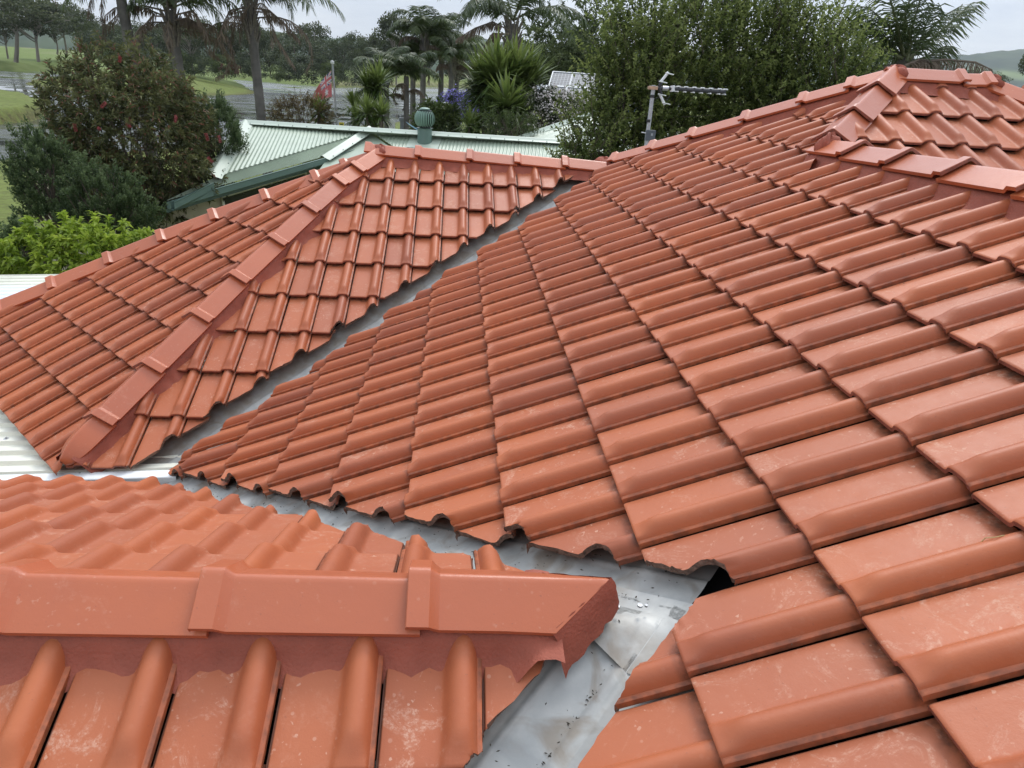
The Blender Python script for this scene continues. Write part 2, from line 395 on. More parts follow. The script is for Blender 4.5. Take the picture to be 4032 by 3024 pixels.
# back wing, splayed end
PH, SE = -.81892629, .975
eR = AP([math.cos(PH), math.sin(PH), 0]); eU = AP([-math.sin(PH), math.cos(PH)])
E0 = AP([-2.642312, 5.29353203, -1.64039024]) * SE
H0a, H0b = AP([-.66, 6.11]), AP([-3.75, 5.27])
dh = (H0b - H0a) / np.linalg.norm(H0b - H0a)
def cutE(x, y):
    hp = HIPL[0] if y > 5.1 else HIPL[1]
    return [(-hp[0], -hp[1], -hp[2], False), (dh[1], -dh[0], dh[1] * H0a[0] - dh[0] * H0a[1], False)]
FACES['E'] = roof_face('tiled_roof_slope', E0, eR, eU, range(-3, 6), range(-9, 14), cutE, HOUSE, s=SE, seed=5)
# front wing: near slope and far slope
def cutN(x, y):
    return [(0, 1, 1.15, False), (.7071, -.7071, -.845 * .7071, True)]
FACES['N'] = roof_face('tiled_roof_slope', (-.7226, .885, TP * .885 + dF), (1, 0, 0), (0, 1), range(-2, 2), range(-8, 7), cutN, HOUSE, seed=6)
def cutF(x, y):
    return [(0, -1, -1.19, False), (.7071, .7071, 1.64 * .7071, True), (1, 0, .27, False)]
FACES['F'] = roof_face('tiled_roof_slope', (-.532, 1.59, -TP * 1.59 + dFF), (-1, 0, 0), (0, -1), range(-5, 2), range(-6, 12), cutF, HOUSE, seed=8)
# upper slope behind the short ridge
def cutU(x, y):
    return [(0, 1, 4.66, False), (-.7071, .7071, 1.83 * .7071, False), (-.7071, -.7071, -5.9 * .7071, False)]
FACES['U'] = roof_face('tiled_roof_slope', (2.52838, 3.99783, -.21509), (1, 0, 0), (0, 1), range(-4, 4), range(-3, 14), cutU, HOUSE, seed=9)
# dark sarking under the tiles
ub = MB()
def under(poly, d, gx, gy, off=-.12):
    ub.add([[x, y, gx * x + gy * y + d + off + ZC] for x, y in poly], [tuple(range(len(poly)))])
under([(-1.75, 2.95), (1.40, 6.10), (2.9, 4.7), (2.07, 3.93), (2.07, -1), (-1.1, -1), (.55, 1.23), (-1.2, 3.0)], dM, TP, 0)
under([(-1.95, 3.16), (1.0, 6.105), (-.66, 6.105)], dL, 0, TP)
NEx, NEy = -TP * -eU[0], TP * eU[1]
dE = E0[2] - TP * (eU[0] * E0[0] + eU[1] * E0[1])
under([(-.66, 6.105), (-3.6, 5.25), (-3.3, 4.6), (-1.95, 3.35)], dE, TP * eU[0], TP * eU[1])
under([(-3, -1), (-1.0, -1), (.5, 1.175), (-3, 1.175)], dF, 0, TP)
under([(-2.6, 3.1), (-3, 1.175), (.5, 1.175), (-1.3, 3.1)], dFF, 0, -TP)
under([(2.07, 3.93), (2.84, 4.7), (5, 4.7), (5, 2.5), (3.5, 2.5)], dU, 0, TP)
ub.build('roof_underlay', M_DARK, HOUSE, smooth=False)
# ------------------------------------------------------------------ ridge tiles, bedding, valleys
def lerp_path(P):
    P = AP(P, float); d = np.r_[0, np.cumsum(np.linalg.norm(np.diff(P, axis=0), axis=1))]
    return (lambda s: AP([np.interp(s, d, P[:, k]) if 0 <= s <= d[-1] else (P[-1] + (P[-1] - P[-2]) / (d[-1] - d[-2]) * (s - d[-1]))[k] if s > d[-1] else (P[0] + (P[1] - P[0]) / d[1] * s)[k] for k in range(3)])), d[-1]
def cap_frame(a, b):
    d = (b - a) / np.linalg.norm(b - a); side = np.cross(d, [0, 0, 1.]); side /= np.linalg.norm(side); up = np.cross(side, d)
    return d, side, up
_cr = AP([(-1, -1), (-.93, -.925), (-.6, -.60), (-.3, -.295), (-.13, -.118), (-.06, -.05), (0, -.028), (.06, -.05), (.13, -.118), (.3, -.295), (.6, -.60), (.93, -.925), (1, -1)])
def ridge_row(path, ss, parent, hw=.098, drop=.066, bull=False, slant=0., seed=0, mortar=(.14, .16), mdrop=.15, m0=None, m1=None, last_up=0., plug=False):
    """a row of lapped ridge tiles on a bed of painted mortar; collars at the params ss, tiles run to the next collar"""
    rng = np.random.default_rng(seed)
    pos, ln = lerp_path(path)
    # bedding
    s0 = ss[0] + .03 if m0 is None else m0; s1 = ss[-1] - .01 if m1 is None else m1
    mb = MB(); n = max(12, int((s1 - s0) / .018))
    for sg in (-1, 1):
        G_ = []
        ph = rng.random(4) * 6
        for i in range(n + 1):
            s = s0 + (s1 - s0) * i / n; a, b = pos(s - .01), pos(s + .01); d, side, up = cap_frame(a, b)
            p = pos(s); wob = .0022 * math.sin(s * 23 + ph[0]) + .0018 * math.sin(s * 57 + ph[1]) + rng.normal(0, .0012)
            row = []
            for k, (u, v) in enumerate(((.45, -.80), (.86, -1.22), (.96, -1.5), (1.02, -1.8), (1.12, -2.25), (1.28, -2.75), (1.5, -3.4))):
                off = wob * (k - 1) * .5 if k > 1 else 0
                md = mdrop * (1 - .42 * max(0, min(1, (s - s1 + .10) / .05))) if slant else mdrop
                z = drop * v - .006 if k < 2 else -drop * 1.22 - .006 - (md - drop * 1.22) * (k - 1) / 5.
                row.append(p + side * sg * (hw * u + off + rng.normal(0, .0007)) + up * z + C0)
            G_.append(row)
        mb.grid(G_)
    if plug:
        a, b = pos(ss[0] + .012), pos(ss[0] + .03); d, side, up = cap_frame(a, b)
        Gp = [[a + side * hw * x * (.9 + .25 * f) + up * (drop * z * (1 - f) - drop * 2.4 * f - .012) - d * .03 * f + C0 for x, z in _cr] for f in np.linspace(0, 1, 6)]
        mb.grid(Gp)
    bed = mb.build('mortar_bedding', M_MORTAR, parent, sharp=80)
    for i in range(len(ss) - 1):
        a, b = pos(ss[i]), pos(ss[i + 1]); d, side, up = cap_frame(a, b); ln_ = np.linalg.norm(b - a) + (.028 if i < len(ss) - 2 else 0)
        first = i == 0
        st = [0, .002, .012, .046, .058, .066, .08, .2, ln_ - .02, ln_]
        if first and bull: st = [0, .004, .015, .035, .06, .09, .13, .2, ln_ - .02, ln_]
        ring, und = [], []
        rz = rng.normal(0, .003); ry = rng.normal(0, .002)
        for s in st:
            col = 1. if s <= .046 else max(0, 1 - (s - .046) / .018) if s < .064 else 0
            if first and bull: col = 0
            grow = .015 * col
            f = s / ln_; zz = .009 * (1 - f) - .006 * f + (last_up * f if i == len(ss) - 2 else 0)
            ws = 1. ; dz = 0
            if first and bull:
                q = min(1, s / .2); ws = math.sqrt(max(0.02, 1 - (1 - q) ** 2)); dz = -.055 * (1 - q) ** 2
            pr_, pu = [], []
            for (x, z) in _cr:
                e = 0 if not (slant and i == len(ss) - 2) else -slant * abs(x) * max(0, (s - .2) / (ln_ - .2))
                xx = x * (hw * ws + grow * .6 + .002 * (1 - f)); z2 = z * drop * (1 if ws == 1. else (.35 + .65 * ws)) + grow + zz + dz - (.0025 if s == 0 else 0)
                pr_.append(a + d * (s + e) + side * (xx + ry) + up * z2 + C0)
                pu.append(a + d * (s + e) + side * (xx * .93 + ry) + up * (z2 - .0135) + C0)
            ring.append(pr_); und.append(pu)
        c = MB(); c.grid(ring); ring, und = AP(ring), AP(und)
        c.grid(und[:, ::-1])
        c.grid([ring[0], und[0]], m=1); c.grid([ring[-1], und[-1]][::-1]); c.grid([ring[:, 0], und[:, 0]][::-1]); c.grid([ring[:, -1], und[:, -1]])
        o = c.build('ridge_tile', (M_CAP, M_LIP), bed, sharp=28)
        ca = o.data.color_attributes.new('rnd', 'FLOAT_COLOR', 'POINT'); k = rng.random(3)
        ca.data.foreach_set('color', np.tile(np.r_[k, 1], len(o.data.vertices)))
        o.location = (0, 0, 0)
    return bed
def z3(p, d): return AP([p[0], p[1], d])
DL = .072
A1 = AP([-.66, 6.11, -.655 + .085])
B1 = AP([1.30, 6.105, -.66 + .058])
def params(p0, p1, pix): return [near_param(x, y, p0 + C0, p1 + C0) for x, y in pix]
# back wing ridge
ss = params(A1, B1, [(1635, 575), (1837, 595), (2023, 610), (2211, 622)])
ridge_row([A1, B1], [ss[0] - .41] + ss + [1.93], HOUSE, seed=11, m0=.02, m1=2.0)
# splayed hip in front: lower end first
H1Q = [AP([x, y, TP * y + dL + (.088 if k == 0 else .118 if k == 1 else .128)]) for k, (x, y) in enumerate(H1P)][::-1]
pos1, l1 = lerp_path(H1Q)
def inv(pos, ln, pix):
    r = []
    for x, y in pix:
        ry = ray(x, y); S = np.linspace(-.1, ln + .1, 400); Q = AP([pos(s) for s in S]); k = (Q @ ry) / (ry @ ry)
        r.append(S[np.argmin(np.linalg.norm(Q - k[:, None] * ry, axis=1))])
    return r
ss = inv(pos1, l1, [(366, 1644), (574, 1442), (768, 1250), (927, 1100), (1074, 950), (1208, 827), (1318, 711), (1379, 646)])
ridge_row(H1Q, [.0] + ss + [l1 + .02], HOUSE, bull=True, seed=12, mdrop=.17)
# rear hip of the splayed end
zE = lambda x, y: dE + TP * (eU[0] * x + eU[1] * y)
H0Q = [AP([H0b[0], H0b[1], zE(*H0b) + .075]), AP([-2.2, 5.70, zE(-2.2, 5.70) + .08]), A1 + AP([0, 0, -.02])]
pos0, l0_ = lerp_path(H0Q)
ss = inv(pos0, l0_, [(0, 1240), (210, 1146), (427, 1039), (631, 948), (828, 851), (1021, 753), (1215, 670), (1331, 623)])
ridge_row(H0Q, [ss[0] - .42] + ss + [l0_], HOUSE, seed=13, mdrop=.17)
# main hip on the skyline
A3 = AP([2.785, 4.715, .127 + .085]); B3 = AP([1.34, 6.20, TP * 1.34 + dM + .075])
ss = params(B3, A3, [(2560, 556), (2716, 508), (2924, 447), (3150, 378), (3338, 325)])
ridge_row([B3, A3], [.0] + ss + [np.linalg.norm(A3 - B3)], HOUSE, seed=14, m0=-.12, mdrop=.17)
# short steep hip
C3 = AP([2.06, 3.93, -.278 + .095])
ss = params(C3, A3, [(3352, 424), (3455, 333)])
ridge_row([C3, A3], [0.03] + ss + [np.linalg.norm(A3 - C3) + .03], HOUSE, seed=15, hw=.105, drop=.075, mdrop=.18, last_up=.01, plug=True)
# top ridge and its far hip
D3 = AP([3.44, 4.70, .127 + .07])
ss = params(D3, A3, [(3925, 325), (3787, 306)])
ridge_row([D3, A3], [0.0] + [ss[1]] + [.70], HOUSE, seed=16, m0=-.02)
ridge_row([AP([4.74, 3.55, .127 + .07 - .60]), D3], [.0, .42, .84, 1.26, np.linalg.norm(AP([1.30, 1.15, .6])) + .01], HOUSE, seed=17)
# ridge of the wing that runs towards the viewer
R2a, R2b = AP([2.07, .4, -.278 + .072]), AP([2.07, 3.98, -.278 + .072])
ss = params(R2a, R2b, [(3824, 638), (3592, 594), (3409, 560)])
ridge_row([R2a, R2b], [ss[0] - 1.26, ss[0] - .84, ss[0] - .42] + ss + [np.linalg.norm(R2b - R2a)], HOUSE, seed=18, hw=.108, mdrop=.17)
# ridge of the front wing
R4a, R4b = AP([-2.6, 1.172, -.967]), AP([.37, 1.172, -.967])
ss = params(R4a, R4b, [(797, 2300), (1608, 2300)])
st = ss[0] - .41
ridge_row([R4a, R4b], [st - .82, st - .41, st] + ss + [2.95], HOUSE, seed=19, hw=.094, drop=.0625, slant=.125, mdrop=.155, m1=2.84)
ridge_row([AP([-3.25, 3.1, -TP * 3.1 + dFF + .08]), AP([-2.55, 1.19, -.967])], [.0, .42, .84, 1.26, 1.68, 2.2], HOUSE, seed=20)
# mortar dabs: rough lumps pointed up at the ends and joints
def dab(c, size, seed, rot=0., up=None):
    rng = np.random.default_rng(seed); m = MB(); n, k = 26, 12; Gd = []
    ph = rng.random(8) * 6.28
    for i in range(k + 1):
        th = math.pi * i / k; row = []
        for j in range(n + 1):
            f = 2 * math.pi * j / n
            r = 1 + .14 * math.sin(3 * f + ph[0] + 2 * th) + .10 * math.sin(5 * f - 3 * th + ph[1]) + .07 * math.sin(9 * f + 5 * th + ph[2]) * math.sin(th) + (rng.normal(0, .035) if 0 < j < n else 0)
            x = r * math.sin(th) * math.cos(f) * size[0]; y = r * math.sin(th) * math.sin(f) * size[1]; z = r * math.cos(th) * size[2]
            row.append((c[0] + x * math.cos(rot) - y * math.sin(rot), c[1] + x * math.sin(rot) + y * math.cos(rot), c[2] + z + ZC))
        row[-1] = row[0]; Gd.append(row)
    m.grid(Gd); return m.build('mortar_joint', M_MORTAR, HOUSE, sharp=70)
dab(A1 + AP([.02, -.0, -.055]), (.06, .085, .055), 1, .3)
dab(B3 + AP([-.08, .0, -.085]), (.09, .10, .06), 3, -.4)
dab(A3 + AP([.03, -.0, -.06]), (.05, .085, .06), 4, .5)
dab(D3 + AP([.0, -.0, -.055]), (.04, .09, .055), 6, .4)
dab(C3 + AP([.0, .0, -.085]), (.10, .055, .085), 7, .785)
# plug of mortar closing the cut end of the front ridge
m = MB(); rows = []
rngp = np.random.default_rng(5)
for k in range(9):
    row = []; f = k / 8
    for i in range(25):
        x = -1 + 2 * i / 24; zc = -.967 - .0625 * abs(x) - .004
        y = 1.172 + x * .094 * (1 + .25 * f); xx = .352 - .136 * abs(x)
        jag = .010 * math.sin(i * 1.9) + .006 * math.sin(i * 4.3 + 1) + rngp.normal(0, .003)
        xx += .010 * min(1, f * 6) + f * (.02 + jag * .6); z = zc - f * (.088 + .012 * abs(x) + jag * .5)
        row.append((xx, y, z + rngp.normal(0, .0012) + ZC))
    rows.append(row)
m.grid(rows); m.build('mortar_end', M_MORTAR, HOUSE, sharp=80)
# valley irons
def zroof(x, y):
    zm = TP * x + dM; zl = TP * y + dL; zw = min(TP * y + dF, -TP * y + dFF)
    return max(zm, zl if y > 3 else -9, zw)
def valley(name, p0, p1, dz0, cvec, offs, seed, half=.24, lift=0., crease=0.):
    """folded sheet along p0->p1 (plan points); cvec = horizontal cross direction; offs = height under the tiles"""
    rng = np.random.default_rng(seed); p0, p1 = AP(p0, float), AP(p1, float); n = 90
    q = np.r_[-half, np.linspace(-.15, .15, 41), half]; Gd, U = [], []
    ph = rng.random(6) * 6
    for i in range(n + 1):
        f = i / n; p = p0 + (p1 - p0) * f; zc = dz0(p); row = []; ur = []
        s = f * np.linalg.norm(p1 - p0)
        for c in q:
            z = zc + TP * .7071 * (math.sqrt(c * c + .04 ** 2) - .04) + offs + lift
            z += .007 * math.exp(-((abs(c) - .088) / .006) ** 2) - .004 * math.exp(-(c / .005) ** 2) * crease
            z += .0022 * math.sin(s * 9 + ph[0] + c * 14) + .0012 * math.sin(s * 31 + ph[1] - c * 40) + .0008 * math.sin(s * 70 + c * 110 + ph[2])
            xx, yy = p[0] + cvec[0] * c, p[1] + cvec[1] * c
            z = min(z, zroof(xx, yy) - .04)
            row.append((xx, yy, z + ZC)); ur.append((abs(c), s))
        Gd.append(row); U.append(ur)
    m = MB(); m.grid(Gd); o = m.build(name, M_ZINC, HOUSE, sharp=60)
    lv = np.zeros(len(o.data.loops), int); o.data.loops.foreach_get('vertex_index', lv)
    u = o.data.uv_layers.new(name='valley'); u.data.foreach_set('uv', AP(U).reshape(-1, 2)[lv].ravel())
    return o
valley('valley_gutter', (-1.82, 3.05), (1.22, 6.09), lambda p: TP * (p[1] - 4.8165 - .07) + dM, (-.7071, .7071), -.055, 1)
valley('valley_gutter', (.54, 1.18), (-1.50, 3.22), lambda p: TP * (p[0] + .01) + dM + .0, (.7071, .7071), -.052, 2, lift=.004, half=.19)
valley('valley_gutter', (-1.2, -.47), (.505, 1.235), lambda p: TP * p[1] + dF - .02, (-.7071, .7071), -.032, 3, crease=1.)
# lap and rivets where two valley irons meet
M_RIV = simple('dull_steel', (.4, .41, .42), .45, .8)
for k, (px, py, r) in enumerate(((2430, 2390, .006), (2520, 2385, .006), (2545, 2385, .004))):
    p = at_plane(px, py, (0, -TP, 1), dF - .03); m = MB(); m.lathe(p + C0, [(0, .004), (r, .003), (r, -.002)], 10); m.build('rivet', M_RIV, HOUSE)
# grit and leaf crumbs caught in the valleys and on the tiles
M_GRIT = simple('leaf_litter', (.06, .05, .035), .9, 0, .5, 90)
m = MB(); rg = np.random.default_rng(8)
def crumb(p, s):
    a = rg.random() * 6.28; d = AP([math.cos(a), math.sin(a), 0]); e = AP([-math.sin(a), math.cos(a), 0])
    m.add([p + d * s * 1.6, p + e * s * .5, p - d * s * 1.4, p - e * s * .6, p + AP([0, 0, s * .7])], [(0, 1, 4), (1, 2, 4), (2, 3, 4), (3, 0, 4)])
for k in range(420):
    f = rg.random(); q = rg.normal(0, .0035) if rg.random() < .7 else rg.uniform(-.085, .085)
    x, y = -1.0 + 1.45 * f - .7071 * q, -.27 + 1.45 * f + .7071 * q
    crumb(AP([x, y, TP * y + dF - .02 - .034 + .33 * abs(q) + ZC]), rg.uniform(.001, .0035))
for k in range(200):
    f = rg.random() ** 1.3; q = rg.uniform(-.09, .12); x, y = .5 - 1.9 * f + .7071 * q, 1.22 + 1.9 * f + .7071 * q
    crumb(AP([x, y, TP * (.51 - 1.9 * f) + dM - .044 + .33 * abs(q) + ZC]), rg.uniform(.0015, .004))
for k in range(140):
    x, y = rg.uniform(-.5, 1.9), rg.uniform(.6, 4.2)
    if x + y > 2 and y - x < 4 or y - x < .4: crumb(AP([x, y, TP * x + dM + .008 + ZC]), rg.uniform(.001, .003))
tag(m.build('leaf_litter', M_GRIT), kind='stuff', label='crumbs of dark leaf litter lying in the metal valleys and on the tiles', cat='leaf litter')
# ------------------------------------------------------------------ patio roof at the lower left
M_CREAM = simple('cream_steel_sheet', (.74, .73, .62), .42, 0, .07, 3, .06, 8)
M_POLY = simple('translucent_white_sheet', (.83, .86, .90), .22, 0, .03, 3)
M_GREY = simple('charcoal_gutter', (.055, .06, .068), .4, 0, .15)
M_STEEL = simple('zinc_steel', (.45, .46, .47), .45, .7, .15, 20)
PS = .05
zP = lambda x: -2.075 + PS * (x + 1.9)
def patio(y0, y1, xa, xb, mat, name, dz=0.):
    pitch, h = .118, .022; m = MB(); ys = []
    y = y0
    while y < y1 - .02:
        for f, zz in ((0, 0), (.40, 0), (.50, h), (.86, h), (.96, 0)): 
            if y + f * pitch < y1: ys.append((y + f * pitch, zz))
        y += pitch
    ys.append((y1, 0)); xs = np.linspace(xa, xb, 12)
    m.grid([[(x, yy, zP(x) + zz + dz + ZC) for yy, zz in ys] for x in xs]); return m.build(name, mat, HOUSE, sharp=20)
pY = [at_plane(0, 1600, (-PS, 0, 1), zP(0))[1], at_plane(120, 1270, (-PS, 0, 1), zP(0))[1], at_plane(150, 1130, (-PS, 0, 1), zP(0))[1], at_plane(170, 1084, (-PS, 0, 1), zP(0))[1]]
patio(3.30, pY[1] - .3, -7.2, -1.42, M_CREAM, 'patio_roof_sheet')
patio(pY[1] - .3, pY[2], -7.2, -1.9, M_POLY, 'skylight_sheet', .002)
patio(pY[2], pY[3], -7.2, -1.9, M_CREAM, 'patio_roof_sheet')
m = MB(); ye = 3.245
m.grid([[(x, ye + dy, zP(x) + dz + ZC) for dy, dz in ((.075, .026), (.072, .03), (.004, .03), (0, .026), (0, -.05), (.012, -.05))] for x in (-7.2, -1.44)])
m.build('edge_flashing', simple('white_flashing', (.78, .79, .78), .35, 0, .04), HOUSE, sharp=20)
m = MB()
m.grid([[(x, ye + dy, zP(-2.5) + dz + ZC) for dy, dz in ((-.004, -.02), (-.004, -.13), (-.06, -.135), (-.115, -.13), (-.115, -.06), (-.105, -.055))] for x in (-7.2, -1.30)])
g_ = m.build('patio_gutter', M_GREY, HOUSE, sharp=20)
m = MB()
for px in (293, 760): 
    p = at_y(px, 1915, ye - .05); m = MB(); m.box(p, (.022, .11, .006)); m.build('gutter_bracket', M_STEEL, g_)
m = MB()
for (px, py) in ((20, 1225), (53, 1205), (90, 1186), (121, 1168), (157, 1152), (187, 1135), (217, 1119), (262, 1097), (287, 1082), (25, 1727), (345, 1838), (315, 1868), (275, 1884), (-60, 1272)):
    p = at_plane(px, py, (-PS, 0, 1), zP(0) + .022) + C0
    m = MB(); m.lathe(p, [(0, .002), (.014, .001), (.016, -.001)], 12); m.lathe(p, [(0, .011), (.0055, .0105), (.0065, .002)], 6); m.build('roof_screw', M_STEEL, HOUSE)
# walls under the eaves
M_BRICK = simple('cream_brick_wall', (.42, .34, .25), .8, 0, .2, 8)
m = MB()
def wallpoly(poly, z1):
    k = len(poly); m.add([(x, y, 0) for x, y in poly] + [(x, y, z1) for x, y in poly], [(i, (i + 1) % k, k + (i + 1) % k, k + i) for i in range(k)])
wallpoly([(-1.6, 3.75), (-2.2, 3.95), (-3.0, 4.85), (-3.0, 8.2), (2.8, 8.2), (6, 5), (6, -3), (-4, -3), (-4, 2.8), (-1.4, 2.8)], ZC - 2.28)
m.build('wall', M_BRICK, HOUSE, smooth=False)
for (nm, a, b) in (('patio_post', (-7.0, 3.4), 0), ('patio_post', (-7.0, 7.6), 0)):
    m = MB(); m.box((a[0], a[1], (ZC - 2.4) / 2), (.09, .09, ZC - 2.4)); m.build(nm, M_CREAM, HOUSE, smooth=False)
# ------------------------------------------------------------------ ground, lake, hills
def fast_mesh(name, V, F_, mats, parent=None, smooth=True, rnd=None, loc=None, mi=None):
    V = np.asarray(V, np.float32).reshape(-1, 3); F_ = np.asarray(F_, np.int32)
    me = bpy.data.meshes.new(name); k = F_.shape[1]
    me.vertices.add(len(V)); me.vertices.foreach_set('co', V.ravel())
    me.loops.add(F_.size); me.loops.foreach_set('vertex_index', F_.ravel())
    me.polygons.add(len(F_)); me.polygons.foreach_set('loop_start', np.arange(0, F_.size, k, dtype=np.int32))
    if not hasattr(me.polygons[0], 'loop_total') or True:
        try: me.polygons.foreach_set('loop_total', np.full(len(F_), k, np.int32))
        except Exception: pass
    me.polygons.foreach_set('use_smooth', np.full(len(F_), smooth))
    for mt in (mats if isinstance(mats, (list, tuple)) else [mats]): me.materials.append(mt)
    if mi is not None: me.polygons.foreach_set('material_index', np.asarray(mi, np.int32))
    if rnd is not None:
        ca = me.color_attributes.new('rnd', 'FLOAT_COLOR', 'POINT'); ca.data.foreach_set('color', np.c_[rnd, np.ones(len(rnd))].astype(np.float32).ravel())
    me.update(calc_edges=True); me.validate()
    o = bpy.data.objects.new(name, me); COL.objects.link(o)
    if parent is not None: o.parent = parent
    if loc is not None: o.location = loc
    return o
def poly_px(pts, z=-.4): return AP([at_z(x, y, z)[:2] for x, y in pts])
def sdist(P, poly):
    """signed distance (positive inside)"""
    P = np.asarray(P); d = np.full(len(P), 1e9); ins = np.zeros(len(P), bool); n = len(poly)
    for i in range(n):
        a, b = poly[i], poly[(i + 1) % n]; ab = b - a; t_ = np.clip(((P - a) @ ab) / (ab @ ab + 1e-12), 0, 1)
        d = np.minimum(d, np.linalg.norm(P - a - t_[:, None] * ab, axis=1))
        c = ((a[1] > P[:, 1]) != (b[1] > P[:, 1])) & (P[:, 0] < (b[0] - a[0]) * (P[:, 1] - a[1]) / (b[1] - a[1] + 1e-12) + a[0]); ins ^= c
    return np.where(ins, d, -d)
near_shore = poly_px([(-700, 700), (-100, 668), (80, 655), (300, 640), (700, 600), (1000, 545), (1300, 520), (1500, 500), (1650, 478), (1760, 452), (1850, 428), (1885, 395), (1905, 362)])
far_shore = poly_px([(2000, 352), (1900, 349), (1700, 344), (1500, 345), (1300, 345), (1180, 334), (1050, 324), (900, 312), (729, 278), (600, 282), (430, 288), (200, 284), (-100, 276), (-900, 250)])
LAKE = np.vstack([near_shore, far_shore])
SPIT = poly_px([(83, 333), (165, 312), (287, 297), (430, 284), (600, 262), (760, 268), (911, 314), (1002, 362), (998, 370), (900, 376), (729, 374), (500, 364), (309, 355), (180, 345)])
BANK = poly_px([(-500, 365), (0, 383), (110, 402), (200, 440), (206, 453), (120, 478), (0, 489), (-500, 510)])
def hill_noise(x, y, s):
    return (np.sin(x / s * 1.0 + 1.3) * np.cos(y / s * .8 + .4) + .5 * np.sin(x / s * 2.3 + y / s * 1.7) + .25 * np.cos(x / s * 4.9 - y / s * 3.1 + 2))
ANG = np.radians(np.concatenate([np.linspace(-75, -40, 12), np.linspace(-39, 39, 330), np.linspace(40, 75, 12)]))
RAD = np.concatenate([np.linspace(1.5, 20, 16), np.geomspace(21, 420, 230), np.geomspace(440, 9000, 50)])
AA, RR = np.meshgrid(ANG, RAD, indexing='ij')
GX, GY = RR * np.sin(AA), RR * np.cos(AA)
Pxy = np.stack([GX.ravel(), GY.ravel()], 1)
din = sdist(Pxy, LAKE); dsp = sdist(Pxy, SPIT); dbk = sdist(Pxy, BANK)
def rise(d, h, w): return np.clip(d / w, -1, 1) * h
zland = np.where(RR.ravel() > 60, np.clip((RR.ravel() - 150) * .022, 0, 4.6) * np.clip((-Pxy[:, 0] + 30) / 60, .25, 1), 0)
zland = zland + .15 * hill_noise(Pxy[:, 0], Pxy[:, 1], 9.) * np.clip((RR.ravel() - 25) / 40, 0, 1)
zg = np.where(din > 0, np.maximum(-1.3, -.25 - din * .35), np.minimum(0, -.25 - din * .4) + zland * np.clip(-din / 6, 0, 1))
hs = np.clip(dsp, -8, 30); zsp = np.where(hs > -3, -.42 + np.clip(hs + .3, -3, 12) * .16 + .1 * hill_noise(Pxy[:, 0], Pxy[:, 1], 3.), -9)
zbk = np.where(dbk > -2, -.4 + np.where(dbk > 0, np.minimum(.95, dbk * 1.6) + np.clip(dbk - .6, 0, 9) * .05, dbk * .6) + .07 * hill_noise(Pxy[:, 0], Pxy[:, 1], 1.7) * (dbk > 0), -9)
zg = np.maximum(np.maximum(zg, zsp), zbk)
na, nr = AA.shape
Fg = AP([(i * nr + j, (i + 1) * nr + j, (i + 1) * nr + j + 1, i * nr + j + 1) for i in range(na - 1) for j in range(nr - 1)])[:, ::-1]
def grass_mat():
    m, t, b, L = plane_mat('grass_ground'); tcn = N(t, 'ShaderNodeTexCoord'); ob = tcn.outputs['Object']
    def nz(sc, det, sq=None):
        n = N(t, 'ShaderNodeTexNoise'); n.inputs['Scale'].default_value = sc; n.inputs['Detail'].default_value = det; L(ob, n.inputs['Vector']); return n.outputs[0]
    def rp(src, p0, p1, c0, c1):
        r = N(t, 'ShaderNodeValToRGB'); r.color_ramp.elements[0].position = p0; r.color_ramp.elements[1].position = p1; r.color_ramp.elements[0].color = c0 + (1,); r.color_ramp.elements[1].color = c1 + (1,); L(src, r.inputs[0]); return r.outputs[0]
    def mx(f, a, c):
        n = N(t, 'ShaderNodeMix', data_type='RGBA'); L(f, n.inputs['Factor']); L(a, n.inputs['A'])
        if isinstance(c, tuple): n.inputs['B'].default_value = c + (1,)
        else: L(c, n.inputs['B'])
        return n.outputs['Result']
    c = rp(nz(.09, 5), .35, .65, (.115, .15, .035), (.17, .20, .06))
    c = mx(rp(nz(2.2, 6), .42, .62, (0, 0, 0), (1, 1, 1)), c, rp(nz(9, 3), .3, .7, (.07, .10, .022), (.16, .165, .06)))
    at = N(t, 'ShaderNodeAttribute', attribute_name='rnd'); sp = N(t, 'ShaderNodeSeparateColor'); L(at.outputs['Color'], sp.inputs[0])
    c = mx(sp.outputs[0], c, rp(nz(1.3, 5), .4, .6, (.20, .16, .10), (.30, .26, .18)))     # bare sand, bunkers and tracks
    c = mx(sp.outputs[1], c, rp(nz(6, 5), .35, .65, (.035, .028, .015), (.12, .10, .045)))    # muddy undercut edges, reeds
    c = mx(sp.outputs[2], c, rp(nz(.5, 4), .4, .6, (.13, .175, .055), (.16, .205, .07)))   # mown turf
    L(c, b.inputs['Base Color']); b.inputs['Roughness'].default_value = .9; b.inputs['Specular IOR Level'].default_value = .1
    bp = N(t, 'ShaderNodeBump'); bp.inputs['Strength'].default_value = .6; bp.inputs['Distance'].default_value = .12; L(nz(5, 5), bp.inputs['Height']); L(bp.outputs[0], b.inputs['Normal'])
    return m
def band(px_pts, w, z=.5):                   # mask along a track given by points on the photograph's far shore
    P = AP([at_z(x, y, z)[:2] for x, y in px_pts]); d = np.full(len(Pxy), 1e9)
    for a, b_ in zip(P[:-1], P[1:]):
        ab = b_ - a; t_ = np.clip(((Pxy - a) @ ab) / (ab @ ab), 0, 1); d = np.minimum(d, np.linalg.norm(Pxy - a - t_[:, None] * ab, axis=1))
    return np.clip(1.4 - d / w, 0, 1)
sand = np.zeros(len(Pxy))
for y0, (xa, xb), w in ((215.5, (-150, 290), 5), (229, (180, 395), 6)):
    ra = [np.linalg.norm(at_z(x, y0 + .028 * x, 2.0)[:2]) for x in (xa, xb)]
    sand = np.maximum(sand, band([(xa, y0 + .02 * xa), ((xa + xb) / 2, y0 + .02 * (xa + xb) / 2), (xb, y0 + .02 * xb)], w, 1.6))
